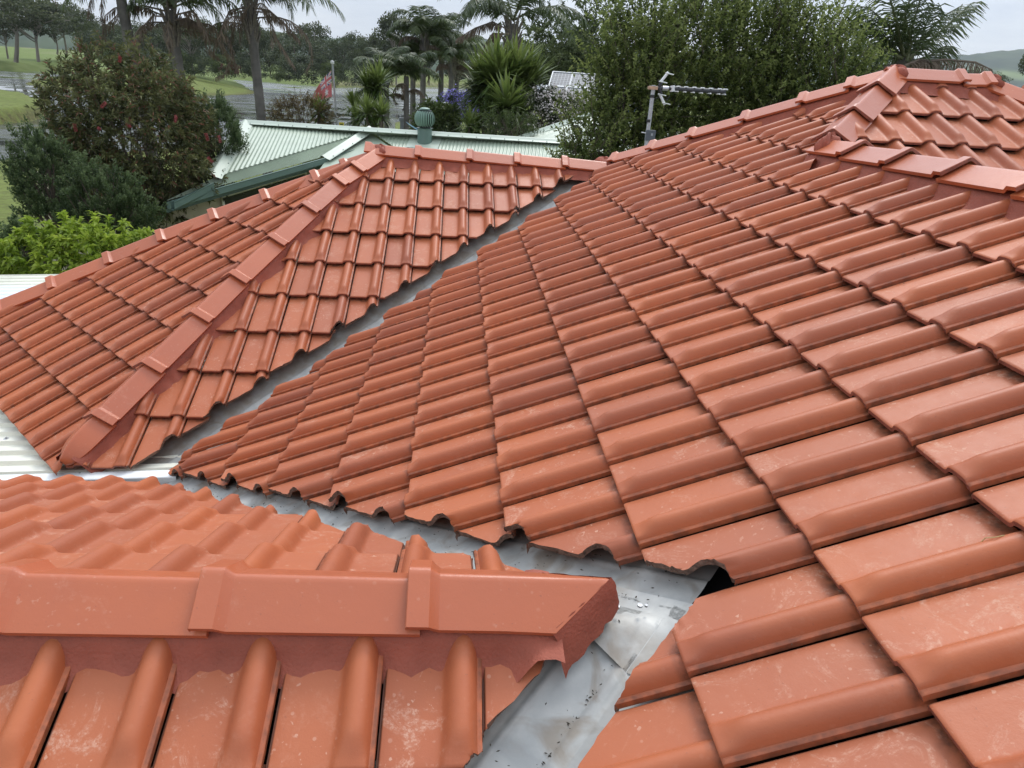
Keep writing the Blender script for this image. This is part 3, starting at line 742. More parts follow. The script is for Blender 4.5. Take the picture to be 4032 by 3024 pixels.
sand = np.maximum(sand, np.clip(1 - np.abs(din + 2.2) / 1.2, 0, 1) * (RR.ravel() > 130) * .8)
mud = np.clip(1 - np.abs(dbk - .15) / .5, 0, 1); mud = np.maximum(mud, np.clip(1 - np.abs(dsp) / 1.6, 0, 1) * .8)
mud = np.maximum(mud, np.clip(1 - np.abs(din + .6) / 1.4, 0, 1) * .75)
mown = np.clip((RR.ravel() - 155) / 6, 0, 1) * np.clip((420 - RR.ravel()) / 60, 0, 1) * .8 * (Pxy[:, 0] < -35)
g = fast_mesh('ground', np.c_[Pxy, zg], Fg, grass_mat(), rnd=np.stack([sand, mud, mown], 1)); tag(g, kind='structure')
# the lake
m, t, b, L = plane_mat('lake_water')
b.inputs['Base Color'].default_value = (.045, .048, .042, 1); b.inputs['Roughness'].default_value = .06; b.inputs['IOR'].default_value = 1.33; b.inputs['Specular IOR Level'].default_value = .5
tcn = N(t, 'ShaderNodeTexCoord')
mpn = N(t, 'ShaderNodeMapping'); mpn.inputs['Scale'].default_value = (1, 1.6, 1); L(tcn.outputs['Object'], mpn.inputs['Vector'])
w1 = N(t, 'ShaderNodeTexNoise'); w1.inputs['Scale'].default_value = 2.6; w1.inputs['Detail'].default_value = 3; L(mpn.outputs[0], w1.inputs['Vector'])
w2 = N(t, 'ShaderNodeTexNoise'); w2.inputs['Scale'].default_value = .055; w2.inputs['Detail'].default_value = 4; w2.inputs['Distortion'].default_value = 1.2; L(mpn.outputs[0], w2.inputs['Vector'])
wr = N(t, 'ShaderNodeValToRGB'); wr.color_ramp.elements[0].position = .40; wr.color_ramp.elements[1].position = .56; L(w2.outputs[0], wr.inputs[0])
wm = N(t, 'ShaderNodeMath', operation='MULTIPLY'); L(w1.outputs[0], wm.inputs[0]); L(wr.outputs[0], wm.inputs[1])
bp = N(t, 'ShaderNodeBump'); bp.inputs['Strength'].default_value = .55; bp.inputs['Distance'].default_value = .16; L(wm.outputs[0], bp.inputs['Height']); L(bp.outputs[0], b.inputs['Normal'])
rr2 = N(t, 'ShaderNodeMapRange'); rr2.inputs['To Min'].default_value = .03; rr2.inputs['To Max'].default_value = .22; L(wr.outputs[0], rr2.inputs['Value']); L(rr2.outputs[0], b.inputs['Roughness'])
lk = MB(); lk.add([(-260, 12, -.4), (140, 12, -.4), (140, 330, -.4), (-260, 330, -.4)], [(0, 1, 2, 3)])
tag(lk.build('lake', m, smooth=False), kind='structure')
# far hills
def hill_mat(name, c0, c1, c2):
    m, t, b, L = plane_mat(name); tcn = N(t, 'ShaderNodeTexCoord')
    n = N(t, 'ShaderNodeTexNoise'); n.inputs['Scale'].default_value = .006; n.inputs['Detail'].default_value = 7; n.inputs['Roughness'].default_value = .6; L(tcn.outputs['Object'], n.inputs['Vector'])
    r = N(t, 'ShaderNodeValToRGB'); r.color_ramp.elements[0].position = .40; r.color_ramp.elements[1].position = .60
    r.color_ramp.elements[0].color = c0 + (1,); r.color_ramp.elements[1].color = c1 + (1,); L(n.outputs[0], r.inputs[0])
    at = N(t, 'ShaderNodeAttribute', attribute_name='rnd'); sp = N(t, 'ShaderNodeSeparateColor'); L(at.outputs['Color'], sp.inputs[0])
    x = N(t, 'ShaderNodeMix', data_type='RGBA'); L(sp.outputs[0], x.inputs['Factor']); L(r.outputs[0], x.inputs['A']); x.inputs['B'].default_value = c2 + (1,)
    L(x.outputs['Result'], b.inputs['Base Color']); b.inputs['Roughness'].default_value = 1; b.inputs['Specular IOR Level'].default_value = 0
    return m
M_HILL = hill_mat('wooded_hill', (.035, .055, .03), (.06, .085, .04), (.17, .22, .08))
def hills(prof, y0, depth, seed, fields=()):
    """a wooded range: crest heights read at points of the skyline, given real distance and depth"""
    rng = np.random.default_rng(seed); C = AP([at_y(px, py, y0) for px, py in prof]); n = 240; k = 34
    xs = np.linspace(C[0, 0], C[-1, 0], n); cz = np.interp(xs, C[:, 0], C[:, 2])
    cz = cz + 3.0 * np.interp(np.arange(n), np.arange(0, n + 3, 3), rng.normal(0, 1, len(np.arange(0, n + 3, 3)))) * y0 / 2600
    ys = y0 + np.linspace(-depth, depth * .6, k); V = []
    for i in range(n):
        for j in range(k):
            u = (ys[j] - y0) / (depth if ys[j] < y0 else depth * .6)
            V.append((xs[i], ys[j], max(-4, (cz[i] + 4) * (1 - u * u) ** .9 - 4 + rng.normal(0, 1.6) * (1 - abs(u)))))
    V = AP(V); f = [(i * k + j, (i + 1) * k + j, (i + 1) * k + j + 1, i * k + j + 1) for i in range(n - 1) for j in range(k - 1)]
    fm = np.zeros(len(V))
    for (px, py, rx, ry) in fields:
        r = ray(px, py); d = V - C0; q = np.stack([d @ R[0] / (d @ R[2]), d @ R[1] / (d @ R[2])], 1) * F + [2016, 1512]
        fm = np.maximum(fm, np.clip(1.5 - np.sqrt(((q[:, 0] - px) / rx) ** 2 + ((q[:, 1] - py) / ry) ** 2), 0, 1))
    o = fast_mesh('hills', V, f, M_HILL, rnd=np.stack([fm, fm, fm], 1)); tag(o, kind='structure')
hills([(-1300, 60), (-500, 90), (0, 105), (330, 100), (480, 112), (560, 122), (640, 140), (760, 138), (860, 128), (1000, 138), (1130, 132), (1250, 150), (1400, 158), (1600, 178), (1900, 215), (2400, 265)], 2300, 700, 1)
hills([(1100, 172), (1500, 168), (1760, 172), (1830, 158), (1880, 150), (1960, 168), (2060, 178), (2300, 190), (2700, 205), (3200, 225), (3500, 235), (3640, 232), (3760, 222), (3870, 210), (3960, 204), (4060, 196), (4500, 190), (5200, 240)], 3200, 900, 2,
      fields=((1880, 178, 60, 9), (3960, 290, 60, 12), (3850, 272, 30, 8), (4040, 300, 70, 14)))
# ------------------------------------------------------------------ the neighbour's green steel roof
M_GRN = simple('pale_green_steel', (.36, .42, .325), .38, 0, .09, 2.2, .05, 5)
M_GRN2 = simple('pale_green_capping', (.44, .50, .41), .34, 0, .05, 3)
M_GUT = simple('grey_green_gutter', (.12, .185, .155), .4, 0, .08, 3)
M_CWALL = simple('cream_render', (.42, .38, .27), .8, 0, .1, 3)
M_SHADE = simple('dark_window', (.015, .017, .018), .15, 0, .1)
NB = empty('green_roofed_house', at_z(1455, 513, ZC - 1.22) * AP([1, 1, 0]), 'neighbouring house with a pale green corrugated steel hip roof beyond the tiled ridge', 'house')
def Pz(px, py, z): return at_z(px, py, z + ZC)
J = Pz(1455, 513, -1.22); T1 = Pz(968, 487, -1.22); RR_ = Pz(2290, 569, -1.22)
G0 = Pz(655, 790, -2.20); G1 = at_y(1335, 600, 15.2)
def on_plane(px, py, a, b, c):
    n = np.cross(b - a, c - a); r = ray(px, py); return C0 + r * (n @ (a - C0)) / (n @ r)
def corrugated(name, e0, e1, down, clip, mat, parent, pitch=.076, amp=.009, ndn=2):
    """wavy sheet under the edge e0-e1 falling along `down`; clip(point)-> max fall fraction"""
    L_ = np.linalg.norm(e1 - e0); u = (e1 - e0) / L_; nrm = np.cross(u, down); nrm *= np.sign(nrm[2]) / np.linalg.norm(nrm)
    n = int(L_ / pitch * 8); Gd = []
    for i in range(n + 1):
        s = L_ * i / n; p = e0 + u * s; fall = clip(p); w = amp * math.cos(2 * math.pi * s / pitch)
        Gd.append([p + down * fall * f + nrm * w for f in np.linspace(0, 1, ndn)])
    m = MB(); m.grid(Gd); 
    lip = [[q[-1], q[-1] - AP([0, 0, .012])] for q in Gd]; m.grid(lip)
    return m.build(name, mat, parent, sharp=60)
T3 = on_plane(838, 698, G0, G1, J)
dn1 = T3 - T1; t3l = np.linalg.norm(dn1)
def clip_tri(p):                                   # falls to the line T3-J
    u = (J - T1); s = np.linalg.norm(p - T1) / np.linalg.norm(u); return max(.004, 1 - s)
ro = corrugated('roof', T1, J, dn1 * 1.0, clip_tri, M_GRN, NB)
def flat(name, pts, mat, parent, thick=.03, up=None):
    pts = AP(pts); n = np.cross(pts[1] - pts[0], pts[2] - pts[0]); n /= np.linalg.norm(n); n = n if n[2] > 0 else -n
    k = len(pts); m = MB(); m.add(np.vstack([pts, pts - n * thick]), [tuple(range(k)), tuple(range(k, 2 * k))[::-1]] + [(i, k + i, k + (i + 1) % k, (i + 1) % k) for i in range(k)]); return m.build(name, mat, parent, smooth=False)
zup = AP([0, 0, 1.])
Kp = on_plane(1288, 618, J, G1, G0)
# lower slope: sheets running up from the gutter to the wing's hip
lower = [T3 - zup * .05, J - zup * .05, Kp, G1, G0]
# ribbed: build as corrugations running up the slope
ge = (G1 - G0); gl = np.linalg.norm(ge); gu = ge / gl; nl = np.cross(J - G1, G0 - G1); nl /= np.linalg.norm(nl); nl = nl if nl[2] > 0 else -nl
def inplane_quad(a, b, c, d, name, mat, parent, pitch=.076, amp=.007, along=None):
    """corrugated quad a-b (low edge) to d-c (high edge); waves repeat along a-b"""
    n = int(np.linalg.norm(b - a) / pitch * 6); nn = np.cross(b - a, d - a); nn /= np.linalg.norm(nn); nn = nn if nn[2] > 0 else -nn
    Gd = []
    for i in range(n + 1):
        f = i / n; w = nn * amp * math.cos(2 * math.pi * i / 6)
        Gd.append([a + (b - a) * f + w, d + (c - d) * f + w])
    m = MB(); m.grid(Gd); return m.build(name, mat, parent, sharp=60)
inplane_quad(G0, G1 + (G1 - G0) * .15, J + (J - G1) * .12 - zup * .035, T3 + (J - G1) * .12 - zup * .035, 'roof', M_GRN, NB)
# cappings: left barge/hip, top ridge, centre hip
def capping(name, a, b, w, parent, mat=M_GRN2, h=.045):
    d = (b - a) / np.linalg.norm(b - a); s = np.cross(d, zup); s /= np.linalg.norm(s); u = np.cross(s, d)
    pr = [(-1, -.9), (-.97, -.75), (-.35, .05), (-.2, .6), (0, .85), (.2, .6), (.35, .05), (.97, -.75), (1, -.9)]
    m = MB(); m.grid([[p + s * x * w + u * (z * h) for x, z in pr] for p in (a, a + (b - a) * .5, b)]); o = m.build(name, mat, parent, sharp=30)
    k = int(np.linalg.norm(b - a) / .30); q = MB()
    for i in range(k):
        for sg in (-1, 1):
            c = a + (b - a) * (i + .5) / k + s * sg * w * .82 + u * (-.5 * h); q.lathe(c, [(0, .014), (.008, .012), (.010, 0)], 6)
    tag(q.build('capping_screws', M_GUT, o), kind='stuff')
    return o
up5 = zup * .045
capping('ridge_capping', T1 + up5 - (J - T1) * .004, RR_ + up5, .15, NB)
capping('hip_capping', T3 + up5 + dn1 * .03, T1 + up5 * 1.2, .17, NB)
capping('hip_capping', J + (Kp - J) * 1.1 + up5, J + up5 * 1.3, .17, NB)
# right of the wing
V2p = Pz(1592, 578, -1.5)
dwn = AP([J[0], J[1], J[2]]) - J
rdir = (RR_ - J) / np.linalg.norm(RR_ - J); dd = np.cross(rdir, zup); dd = dd if dd[1] < 0 else -dd; dd /= np.linalg.norm(dd)
fallv = dd * 1.0 + zup * -.36
def clip_r(p):
    s = np.linalg.norm(p - J); return min(3.2, max(.01, s * .95))
corrugated('roof', J + (RR_ - J) * .012, RR_, fallv, clip_r, M_GRN, NB)
sm = [J - zup * .05, J - zup * .08 + (rdir * 1.0 + fallv * .95) * 2.6, Kp + fallv * .8, Kp - zup * .03]
flat('roof', sm, M_GRN, NB)
# far side of the house roof, so that it is closed from behind
flat('roof', [T1, RR_, RR_ - dd * 4 - zup * 1.4, T1 - dd * 4 - zup * 1.4], M_GRN, NB)
# gutter, fascia, soffit, wall
s_out = np.cross(gu, zup); s_out = s_out if (s_out @ (G0 - J)) > 0 else -s_out; s_out /= np.linalg.norm(s_out)
m = MB(); prf = [(0, -.02), (0, -.125), (.02, -.135), (.09, -.135), (.115, -.11), (.115, -.015), (.125, .0), (.105, .005), (.1, -.01)]
Ge = G0 + gu * (gl + 1.2)
m.grid([[p + s_out * x + zup * z for x, z in prf] for p in (G0, Ge)])
m.add([G0 + s_out * x + zup * z for x, z in prf], [tuple(range(len(prf)))])
gt = m.build('gutter', M_GUT, NB, sharp=25)
m = MB(); m.grid([[p + zup * z - s_out * .01 for z in (-.03, -.20)] for p in (G0, Ge)]); m.build('fascia', M_GUT, NB, smooth=False)
# end of the gutter and the side gutter that runs off to the left rear
G2 = T3 + (T3 - T1) * .07
m = MB(); sl_ = (G2 - G0) / np.linalg.norm(G2 - G0); so2 = np.cross(zup, sl_); so2 = so2 if so2 @ (G0 - J) > 0 else -so2
m.grid([[p + so2 * x + zup * z for x, z in prf] for p in (G0 + s_out * .1, G2)]); m.build('gutter', M_GUT, NB, sharp=25)
flat('soffit', [G0 - zup * .19, Ge - zup * .19, Ge - s_out * .6 - zup * .19, G0 - s_out * .6 - zup * .19], M_GUT, NB, .01)
W0 = G0 - s_out * .45 + gu * .35; W1 = Ge - s_out * .55
m = MB(); m.add([W0 * AP([1, 1, 0]), W1 * AP([1, 1, 0]), W1 - zup * .2, W0 - zup * .2, W0 * AP([1, 1, 0]) - s_out * 5, W0 - s_out * 5 - zup * .2], [(0, 1, 2, 3), (0, 3, 5, 4)]); m.build('wall', M_CWALL, NB, smooth=False)
wa, wb = W0 + gu * 1.0 + s_out * .02, W0 + gu * 3.0 + s_out * .02
m = MB(); m.add([wa - zup * 1.9, wb - zup * 1.9, wb - zup * .32, wa - zup * .32], [(0, 1, 2, 3)]); wn = m.build('window', M_SHADE, NB, smooth=False)
m = MB()
for a_, b_ in ((wa - zup * .32, wb - zup * .32), (wa - zup * 1.9, wb - zup * 1.9), (wa - zup * .32, wa - zup * 1.9), (wb - zup * .32, wb - zup * 1.9)): m.tube([a_ + s_out * .015, b_ + s_out * .015], .03, 4)
m.build('frame', M_CREAM, wn)
# spinning roof vent
vc = on_plane(1672, 558, J, RR_, J + fallv); vc = vc + zup * .0
m = MB(); m.lathe(vc, [(.16, -.1), (.16, .0), (.155, .02), (.155, .27), (.18, .28)], 24); vt = m.build('turbine_vent', M_GUT, NB, sharp=40)
m = MB(); c = vc + zup * .46; nb = 26
for i in range(nb):
    a = 2 * math.pi * i / nb; G_ = []
    for f in np.linspace(-1, 1, 9):
        r = .205 * math.sqrt(max(.12, 1 - (f * .93) ** 2)); z = f * .195
        G_.append([c + AP([math.cos(a + da) * (r + dr), math.sin(a + da) * (r + dr), z]) for da, dr in ((0, .012), (.12, .010), (.24, -.02))])
    m.grid(G_)
m.lathe(c, [(0, .225), (.05, .222), (.11, .20), (.11, .185)], 20); m.build('vent_fins', simple('vent_green', (.17, .27, .21), .4, 0, .1), vt, sharp=50)
m = MB(); m.lathe(c, [(.0, -.19), (.15, -.17), (.15, .17), (0, .19)], 16); m.build('vent_core', M_SHADE, vt)
m = MB(); fl = [vc + rdir * x + fallv * y / np.linalg.norm(fallv) + zup * .012 for x, y in ((-.34, -.3), (.34, -.3), (.34, .34), (-.34, .34))]
m.add(fl, [(0, 1, 2, 3)]); m.build('vent_flashing', M_GRN2, vt, smooth=False)
# second green wing to the right
S = [at_y(2042, 549, 16.9), at_y(2345, 446, 18.6), at_y(2640, 470, 18.8), at_y(2500, 640, 15.0), at_y(2280, 600, 15.5)]
ns = np.cross(S[1] - S[0], S[3] - S[0])
WNG = empty('green_roof_wing', (S[0][0] + 1, S[0][1], 0), 'smooth pale green metal roof rising behind the long ridge, half hidden by leafy branches', 'roof')
rows = []
for i in range(41):
    f = i / 40; w = AP([0, 0, .018 if i % 2 else 0]); a = S[4] + (S[0] - S[4]) * 1.0; rows.append([S[0] + (S[3] + AP([1.2, -.6, 0]) - S[0]) * f + w, S[1] + (S[2] - S[1]) * f + w])
m = MB(); m.grid(rows); m.build('roof', simple('mint_steel', (.42, .48, .38), .36, 0, .05, 2), WNG, sharp=60)
capping('barge_capping', S[0] + up5, S[1] + up5, .09, WNG)
m = MB(); b0, b1, b2, b3 = S[0] + AP([.5, 0, -.25]), S[1] + AP([.6, -.3, -.25]), S[2] + AP([0, 0, -.25]), S[3] + AP([0, .3, -.25])
m.add([q * AP([1, 1, 0]) for q in (b0, b1, b2, b3)] + [b0, b1, b2, b3], [(0, 1, 5, 4), (1, 2, 6, 5), (2, 3, 7, 6), (3, 0, 4, 7)]); m.build('wall', M_CWALL, WNG, smooth=False)
# house with solar panels further back
yS = 30.0
SOL = empty('solar_roofed_house', at_y(2280, 340, yS + 3) * AP([1, 1, 0]), 'house behind the white flowering shrub with a blue grey roof carrying framed solar panels', 'house')
M_BLUE = simple('blue_grey_steel', (.10, .14, .19), .4, 0, .1, 3)
p00, p10 = at_y(2140, 400, yS), at_y(2560, 425, yS); p01, p11 = at_y(2176, 284, yS + 2.2), at_y(2600, 318, yS + 2.2)
e1 = (p10 - p00); e2 = p01 - p00; nq = np.cross(e1, e2); nq /= np.linalg.norm(nq); nq = nq if nq[2] > 0 else -nq
rf0 = p00 - nq * .15 - e1 * .14 - e2 * .12; rf1 = p10 - nq * .15 + e1 * .3 - e2 * .12; rf2 = p11 - nq * .15 + e1 * .3 - e2 * .1; rf3 = p01 - nq * .15 - e1 * .12 - e2 * .35
inplane_quad(rf0, rf1, rf2, rf3, 'roof', M_BLUE, SOL, .2, .02)
m = MB(); hz = [rf0, rf1, rf2, rf3]; hz = [q - zup * .1 for q in hz]
m.add([q * AP([1, 1, 0]) for q in hz] + hz, [(0, 1, 5, 4), (1, 2, 6, 5), (2, 3, 7, 6), (3, 0, 4, 7)]); m.build('wall', M_CWALL, SOL, smooth=False)
def pv_mat():
    m, t, b, L = plane_mat('solar_cells'); uv = N(t, 'ShaderNodeUVMap', uv_map='cell'); br = N(t, 'ShaderNodeTexBrick'); br.offset = 0
    br.inputs['Scale'].default_value = 1; br.inputs['Color1'].default_value = (.075, .085, .10, 1); br.inputs['Color2'].default_value = (.09, .10, .115, 1); br.inputs['Mortar'].default_value = (.30, .32, .34, 1)
    br.inputs['Mortar Size'].default_value = .06; br.inputs['Brick Width'].default_value = 1; br.inputs['Row Height'].default_value = 1
    L(uv.outputs[0], br.inputs['Vector']); L(br.outputs[0], b.inputs['Base Color']); b.inputs['Roughness'].default_value = .5; b.inputs['Specular IOR Level'].default_value = .25; return m
M_PV = pv_mat(); M_ALU = simple('white_aluminium', (.62, .64, .65), .5, .0, .03)
ncol, nrow = 5, 2
for i in range(ncol):
    for j in range(nrow):
        a = p00 + e1 * (i / ncol * .985 + .004) + e2 * (j / nrow + .01) - e1 * .02 * (1 - j); du = e1 / ncol * .965; dv = e2 / nrow * .97
        q = [a, a + du, a + du + dv, a + dv]; m = MB(); m.add([x + nq * .02 for x in q], [(0, 1, 2, 3)]); o = m.build('solar_panel', M_PV, SOL, smooth=False)
        u = o.data.uv_layers.new(name='cell'); u.data.foreach_set('uv', [0, 0, 6, 0, 6, 8, 0, 8])
        m = MB()
        for k in range(4):
            x, y = q[k], q[(k + 1) % 4]; d = (y - x) / np.linalg.norm(y - x); w = np.cross(d, nq); cc = (x + y) / 2 + nq * .025; m.box(cc, (np.linalg.norm(y - x) + .04, .045, .04), np.stack([d, w, nq], 1))
        m.build('frame', M_ALU, o, smooth=False)
# ------------------------------------------------------------------ television aerial behind the main hip
yA = 7.3
ANT = empty('television_antenna', at_y(2556, 560, yA), 'television antenna with a dark finned boom and white reflector arms on a tilted grey mast', 'antenna')
A_ = lambda x, y, dy=0.: at_y(x, y, yA + dy)
M_MAST = simple('galvanised_pipe', (.42, .43, .44), .45, .5, .15, 30); M_BLK = simple('black_plastic', (.02, .02, .022), .45, 0, .2); M_WHT = simple('white_plastic', (.72, .73, .73), .4, 0, .05)
m = MB(); m.tube([A_(2536, 640), A_(2574, 335)], .021, 12); mast = m.build('mast', M_MAST, ANT)
for (x, y) in ((2568, 379), (2554, 476)):
    m = MB(); d = (A_(2574, 335) - A_(2536, 640)); d /= np.linalg.norm(d); c = A_(x, y); m.tube([c - d * .014, c + d * .014], .0235, 12); m.build('tape_band', M_BLK, mast)
m = MB(); m.tube([A_(2555, 345), A_(2650, 349), ], .018, 10); m.tube([A_(2640, 348.5), A_(2856, 362)], .022, 12); bm_ = m.build('boom', simple('charcoal_plastic', (.045, .046, .05), .45, 0, .15), ANT)
m = MB(); m.box(A_(2570, 346), (.092, .05, .03)); m.build('mast_clamp', simple('orange_silver_clamp', (.50, .33, .22), .4, .4, .35, 60), ANT)
m = MB(); m.tube([A_(2643, 342), A_(2653, 356)], .006, 6); m.tube([A_(2647.5, 338), A_(2648.5, 360)], .027, 12); m.build('boom_collar', M_WHT, bm_)
m = MB(); m.tube([A_(2608, 347), A_(2631, 348.5)], .0215, 12); m.build('silver_band', simple('silver_foil', (.6, .6, .62), .3, .7, .1), bm_)
for i, x in enumerate((2668, 2698, 2731, 2763, 2796, 2831, 2853)):
    yy = 349 + (x - 2648) * .062
    for sg, n_ in ((-1, 'director'), (1, 'director')):
        m = MB(); c = A_(x + (4 if sg < 0 else -4), yy + sg * 9.5); m.tube([A_(x, yy + sg * 4), c], .009, 6, 0); m.tube([c - AP([.0, .055, .0]), c + AP([.0, .055, 0])], .0065, 8); m.tube([c - AP([.012, .02, 0]), c + AP([.014, .02, 0])], .0055, 6); m.build(n_, M_WHT, bm_)
m = MB(); m.tube([A_(2602, 325), A_(2597, 340), A_(2597, 355), A_(2603, 370)], .018, 8); hub = m.build('reflector_hub', M_BLK, ANT)
for pts in (((2602, 322), (2632, 284)), ((2598, 372), (2617, 412))):
    m = MB(); m.tube([A_(*pts[0]), A_(*pts[1])], .0135, 10); arm = m.build('reflector_arm', M_WHT, ANT)
    dx, dy = pts[1][0] - pts[0][0], pts[1][1] - pts[0][1]
    for f in (.0, .86):
        x, y = pts[0][0] + dx * f, pts[0][1] + dy * f; m = MB(); m.tube([A_(x - 6, y - 2, -.12), A_(x + 24, y + 5, .16)], .0055, 8); m.build('reflector_rod', M_WHT, arm)
m = MB(); m.box(A_(2560, 533), (.095, .05, .10)); jb = m.build('junction_box', simple('grey_box', (.10, .115, .13), .5, 0, .08), ANT, smooth=False)
m = MB(); m.box(A_(2567, 530, -.027), (.02, .004, .022)); m.build('box_label', simple('pale_label', (.35, .37, .38), .6), jb, smooth=False)
m = MB(); m.tube([A_(2526, 521), A_(2545, 524)], .006, 6); m.build('cable_tie', M_WHT, ANT)
m = MB(); m.tube([A_(2640, 352), A_(2638, 378), A_(2625, 396), A_(2600, 380), A_(2575, 390), A_(2560, 470), A_(2547, 512)], .004, 6); m.build('cable', M_BLK, ANT)
# ------------------------------------------------------------------ flag and garden furniture near the water
yF = 25.0
FP = empty('flagpole', at_y(1327, 505, yF) * AP([1, 1, 0]), 'slim grey metal flagpole leaning slightly by the water', 'flagpole')
tp, bt = at_y(1309, 250, yF), at_y(1330, 545, yF); bt = tp + (bt - tp) * (tp[2] / (tp[2] - bt[2]))
m = MB(); m.tube([bt, tp], [.05, .03], 8); pl = m.build('pole', M_MAST, FP); m = MB(); m.lathe(tp, [(0, .09), (.06, .07), (.06, .0), (0, -.02)], 8); m.build('finial', M_WHT, pl)
def flag_px(u, v):                            # u along the fly (0 at the hoist), v down the hoist
    h0, h1 = AP([1304, 278]), AP([1307, 382]); f0, f1 = AP([1220, 402]), AP([1230, 421])
    a = h0 + (h1 - h0) * v; mid = AP([1256 + 12 * v, 318 + 66 * v]); b_ = f0 + (f1 - f0) * v
    p = (1 - u) ** 2 * a + 2 * u * (1 - u) * mid + u * u * b_
    q = at_y(p[0], p[1], yF - .1 + .14 * math.sin(u * 9 + v * 2.5) * u); return q
def flag_mat():
    m, t, b, L = plane_mat('red_ensign_cloth'); b.inputs['Roughness'].default_value = .85; at = N(t, 'ShaderNodeAttribute', attribute_name='rnd'); L(at.outputs['Color'], b.inputs['Base Color']); return m
nu, nv = 96, 60; V, Cc = [], []
def star(x, y, cx, cy, r, k=7):
    dx, dy = (x - cx) * 2.0, y - cy; a = math.atan2(dy, dx); d = math.hypot(dx, dy)
    return d < r * (.42 + .58 * abs(1 - 2 * ((a / (2 * math.pi) * k + .25) % 1)) ** 1.2)
def ensign(u, v):
    red, blue, wht = (.62, .17, .18), (.07, .08, .22), (.70, .68, .68)
    if u < .5 and v < .5:
        x, y = u * 2, v * 2; c = blue
        if abs(x - y) < .13 or abs(x + y - 1) < .13: c = wht
        if abs(x - y) < .045 or abs(x + y - 1) < .045: c = red
        if abs(x - .5) < .13 or abs(y - .5) < .2: c = wht
        if abs(x - .5) < .075 or abs(y - .5) < .115: c = red
        return c
    if star(u, v, .25, .75, .2): return wht
    for (cx, cy, r) in ((.75, .83, .1), (.63, .45, .1), (.75, .17, .1), (.86, .38, .1)):
        if star(u, v, cx, cy, r): return wht
    return red
for i in range(nu + 1):
    for j in range(nv + 1):
        u, v = i / nu, j / nv; uu = u * (1 - .05 * abs(math.sin(v * 23)) * u); V.append(flag_px(uu, v)); Cc.append(ensign(u, v))
Fq = AP([(i * (nv + 1) + j, (i + 1) * (nv + 1) + j, (i + 1) * (nv + 1) + j + 1, i * (nv + 1) + j + 1) for i in range(nu) for j in range(nv) if not (i > nu * .8 and (j // 7) % 3 == 1)])
o = fast_mesh('flag', V, Fq, flag_mat(), rnd=AP(Cc)); tag(o, 'faded red ensign with a union canton and white stars blowing tattered from a pole', 'flag')
def post(px, py0, py1, y, w, nm, label, cat, mat, cap=True):
    p0, p1 = at_y(px, py1, y), at_y(px, py0, y); r = empty(nm, (p0[0], p0[1], 0), label, cat)
    m = MB(); h = p1[2]; m.box((p0[0], p0[1], (h - .1) / 2), (w, w, h - .1)); m.build('post', mat, r, smooth=False)
    m = MB(); m.add([(p0[0] + sx * w * .5, p0[1] + sy * w * .5, h - .1) for sx, sy in ((-1, -1), (1, -1), (1, 1), (-1, 1))] + [(p0[0], p0[1], h)] if cap else [(p0[0] + sx * w * .65, p0[1] + sy * w * .65, h - .1 + k * .1) for k in (0, 1) for sx, sy in ((-1, -1), (1, -1), (1, 1), (-1, 1))], [(0, 1, 4), (1, 2, 4), (2, 3, 4), (3, 0, 4)] if cap else [(0, 1, 5, 4), (1, 2, 6, 5), (2, 3, 7, 6), (3, 0, 4, 7), (4, 5, 6, 7)])
    m.build('post_cap', mat, r, smooth=False); return r
post(1544, 465, 520, 24, .19, 'garden_post', 'white square post with a pointed top beside the jetty posts', 'post', simple('white_painted_timber', (.62, .62, .60), .6, 0, .08))
post(1586, 464, 520, 25, .17, 'jetty_post', 'grey weathered square post with a flat cap right of the white pointed post', 'post', simple('grey_timber', (.24, .26, .28), .8, 0, .15, 10), False)
# basketball backboard
BB = empty('basketball_hoop', at_y(1718, 430, 23) * AP([1, 1, 0]), 'clear basketball backboard in a white frame with a dark hoop bracket', 'basketball hoop')
q = [at_y(x, y, 23) for x, y in ((1674, 403), (1764, 407), (1762, 462), (1674, 458))]; m = MB(); m.add(q, [(0, 1, 2, 3)])
m.build('backboard', simple('perspex', (.34, .34, .32), .2, 0, .1, 4), BB, smooth=False)
m = MB()
for k in range(4): m.tube([q[k] - AP([0, .03, 0]), q[(k + 1) % 4] - AP([0, .03, 0])], .035, 4)
m.build('frame', M_WHT, BB, smooth=False)
m = MB()
for x in (1704, 1732): m.tube([at_y(x, 405, 22.9), at_y(x, 478, 22.9)], .03, 4)
m.tube([at_y(1700, 462, 22.8), at_y(1736, 462, 22.8)], .04, 6); m.build('bracket', M_BLK, BB)
m = MB(); c = at_y(1718, 466, 22.55); m.tube([c + AP([.22 * math.cos(a), .22 * math.sin(a), 0]) for a in np.linspace(0, 2 * math.pi, 20)], .012, 5, cap=False); m.build('hoop', simple('hoop_red', (.2, .04, .02)), BB)
m = MB(); b0 = at_y(1722, 470, 23.4); m.tube([b0 * AP([1, 1, 0]), b0 + zup * .2], .06, 8); m.build('pole', M_BLK, BB)
# blue shade sail
SS = [at_y(1596, 478, 19.5), at_y(1660, 520, 19), at_y(1770, 528, 19.5), at_y(1640, 512, 20.5)]
m = MB(); G_ = []
for i in range(15):
    f = i / 14; row = []
    for j in range(9):
        h = j / 8; a = SS[0] * (1 - f) + SS[2] * f; bb_ = SS[0] * (1 - f) ** 2 + 2 * f * (1 - f) * SS[1] + SS[2] * f * f; row.append(a * (1 - h) + bb_ * h - zup * .12 * math.sin(math.pi * f) * (1 - .4 * h))
    G_.append(row)
m.grid(G_); tag(m.build('shade_sail', simple('blue_sail_cloth', (.16, .31, .38), .8, 0, .06), smooth=True, origin=SS[0]), 'blue triangular shade sail stretched behind the spinning roof vent', 'shade sail')
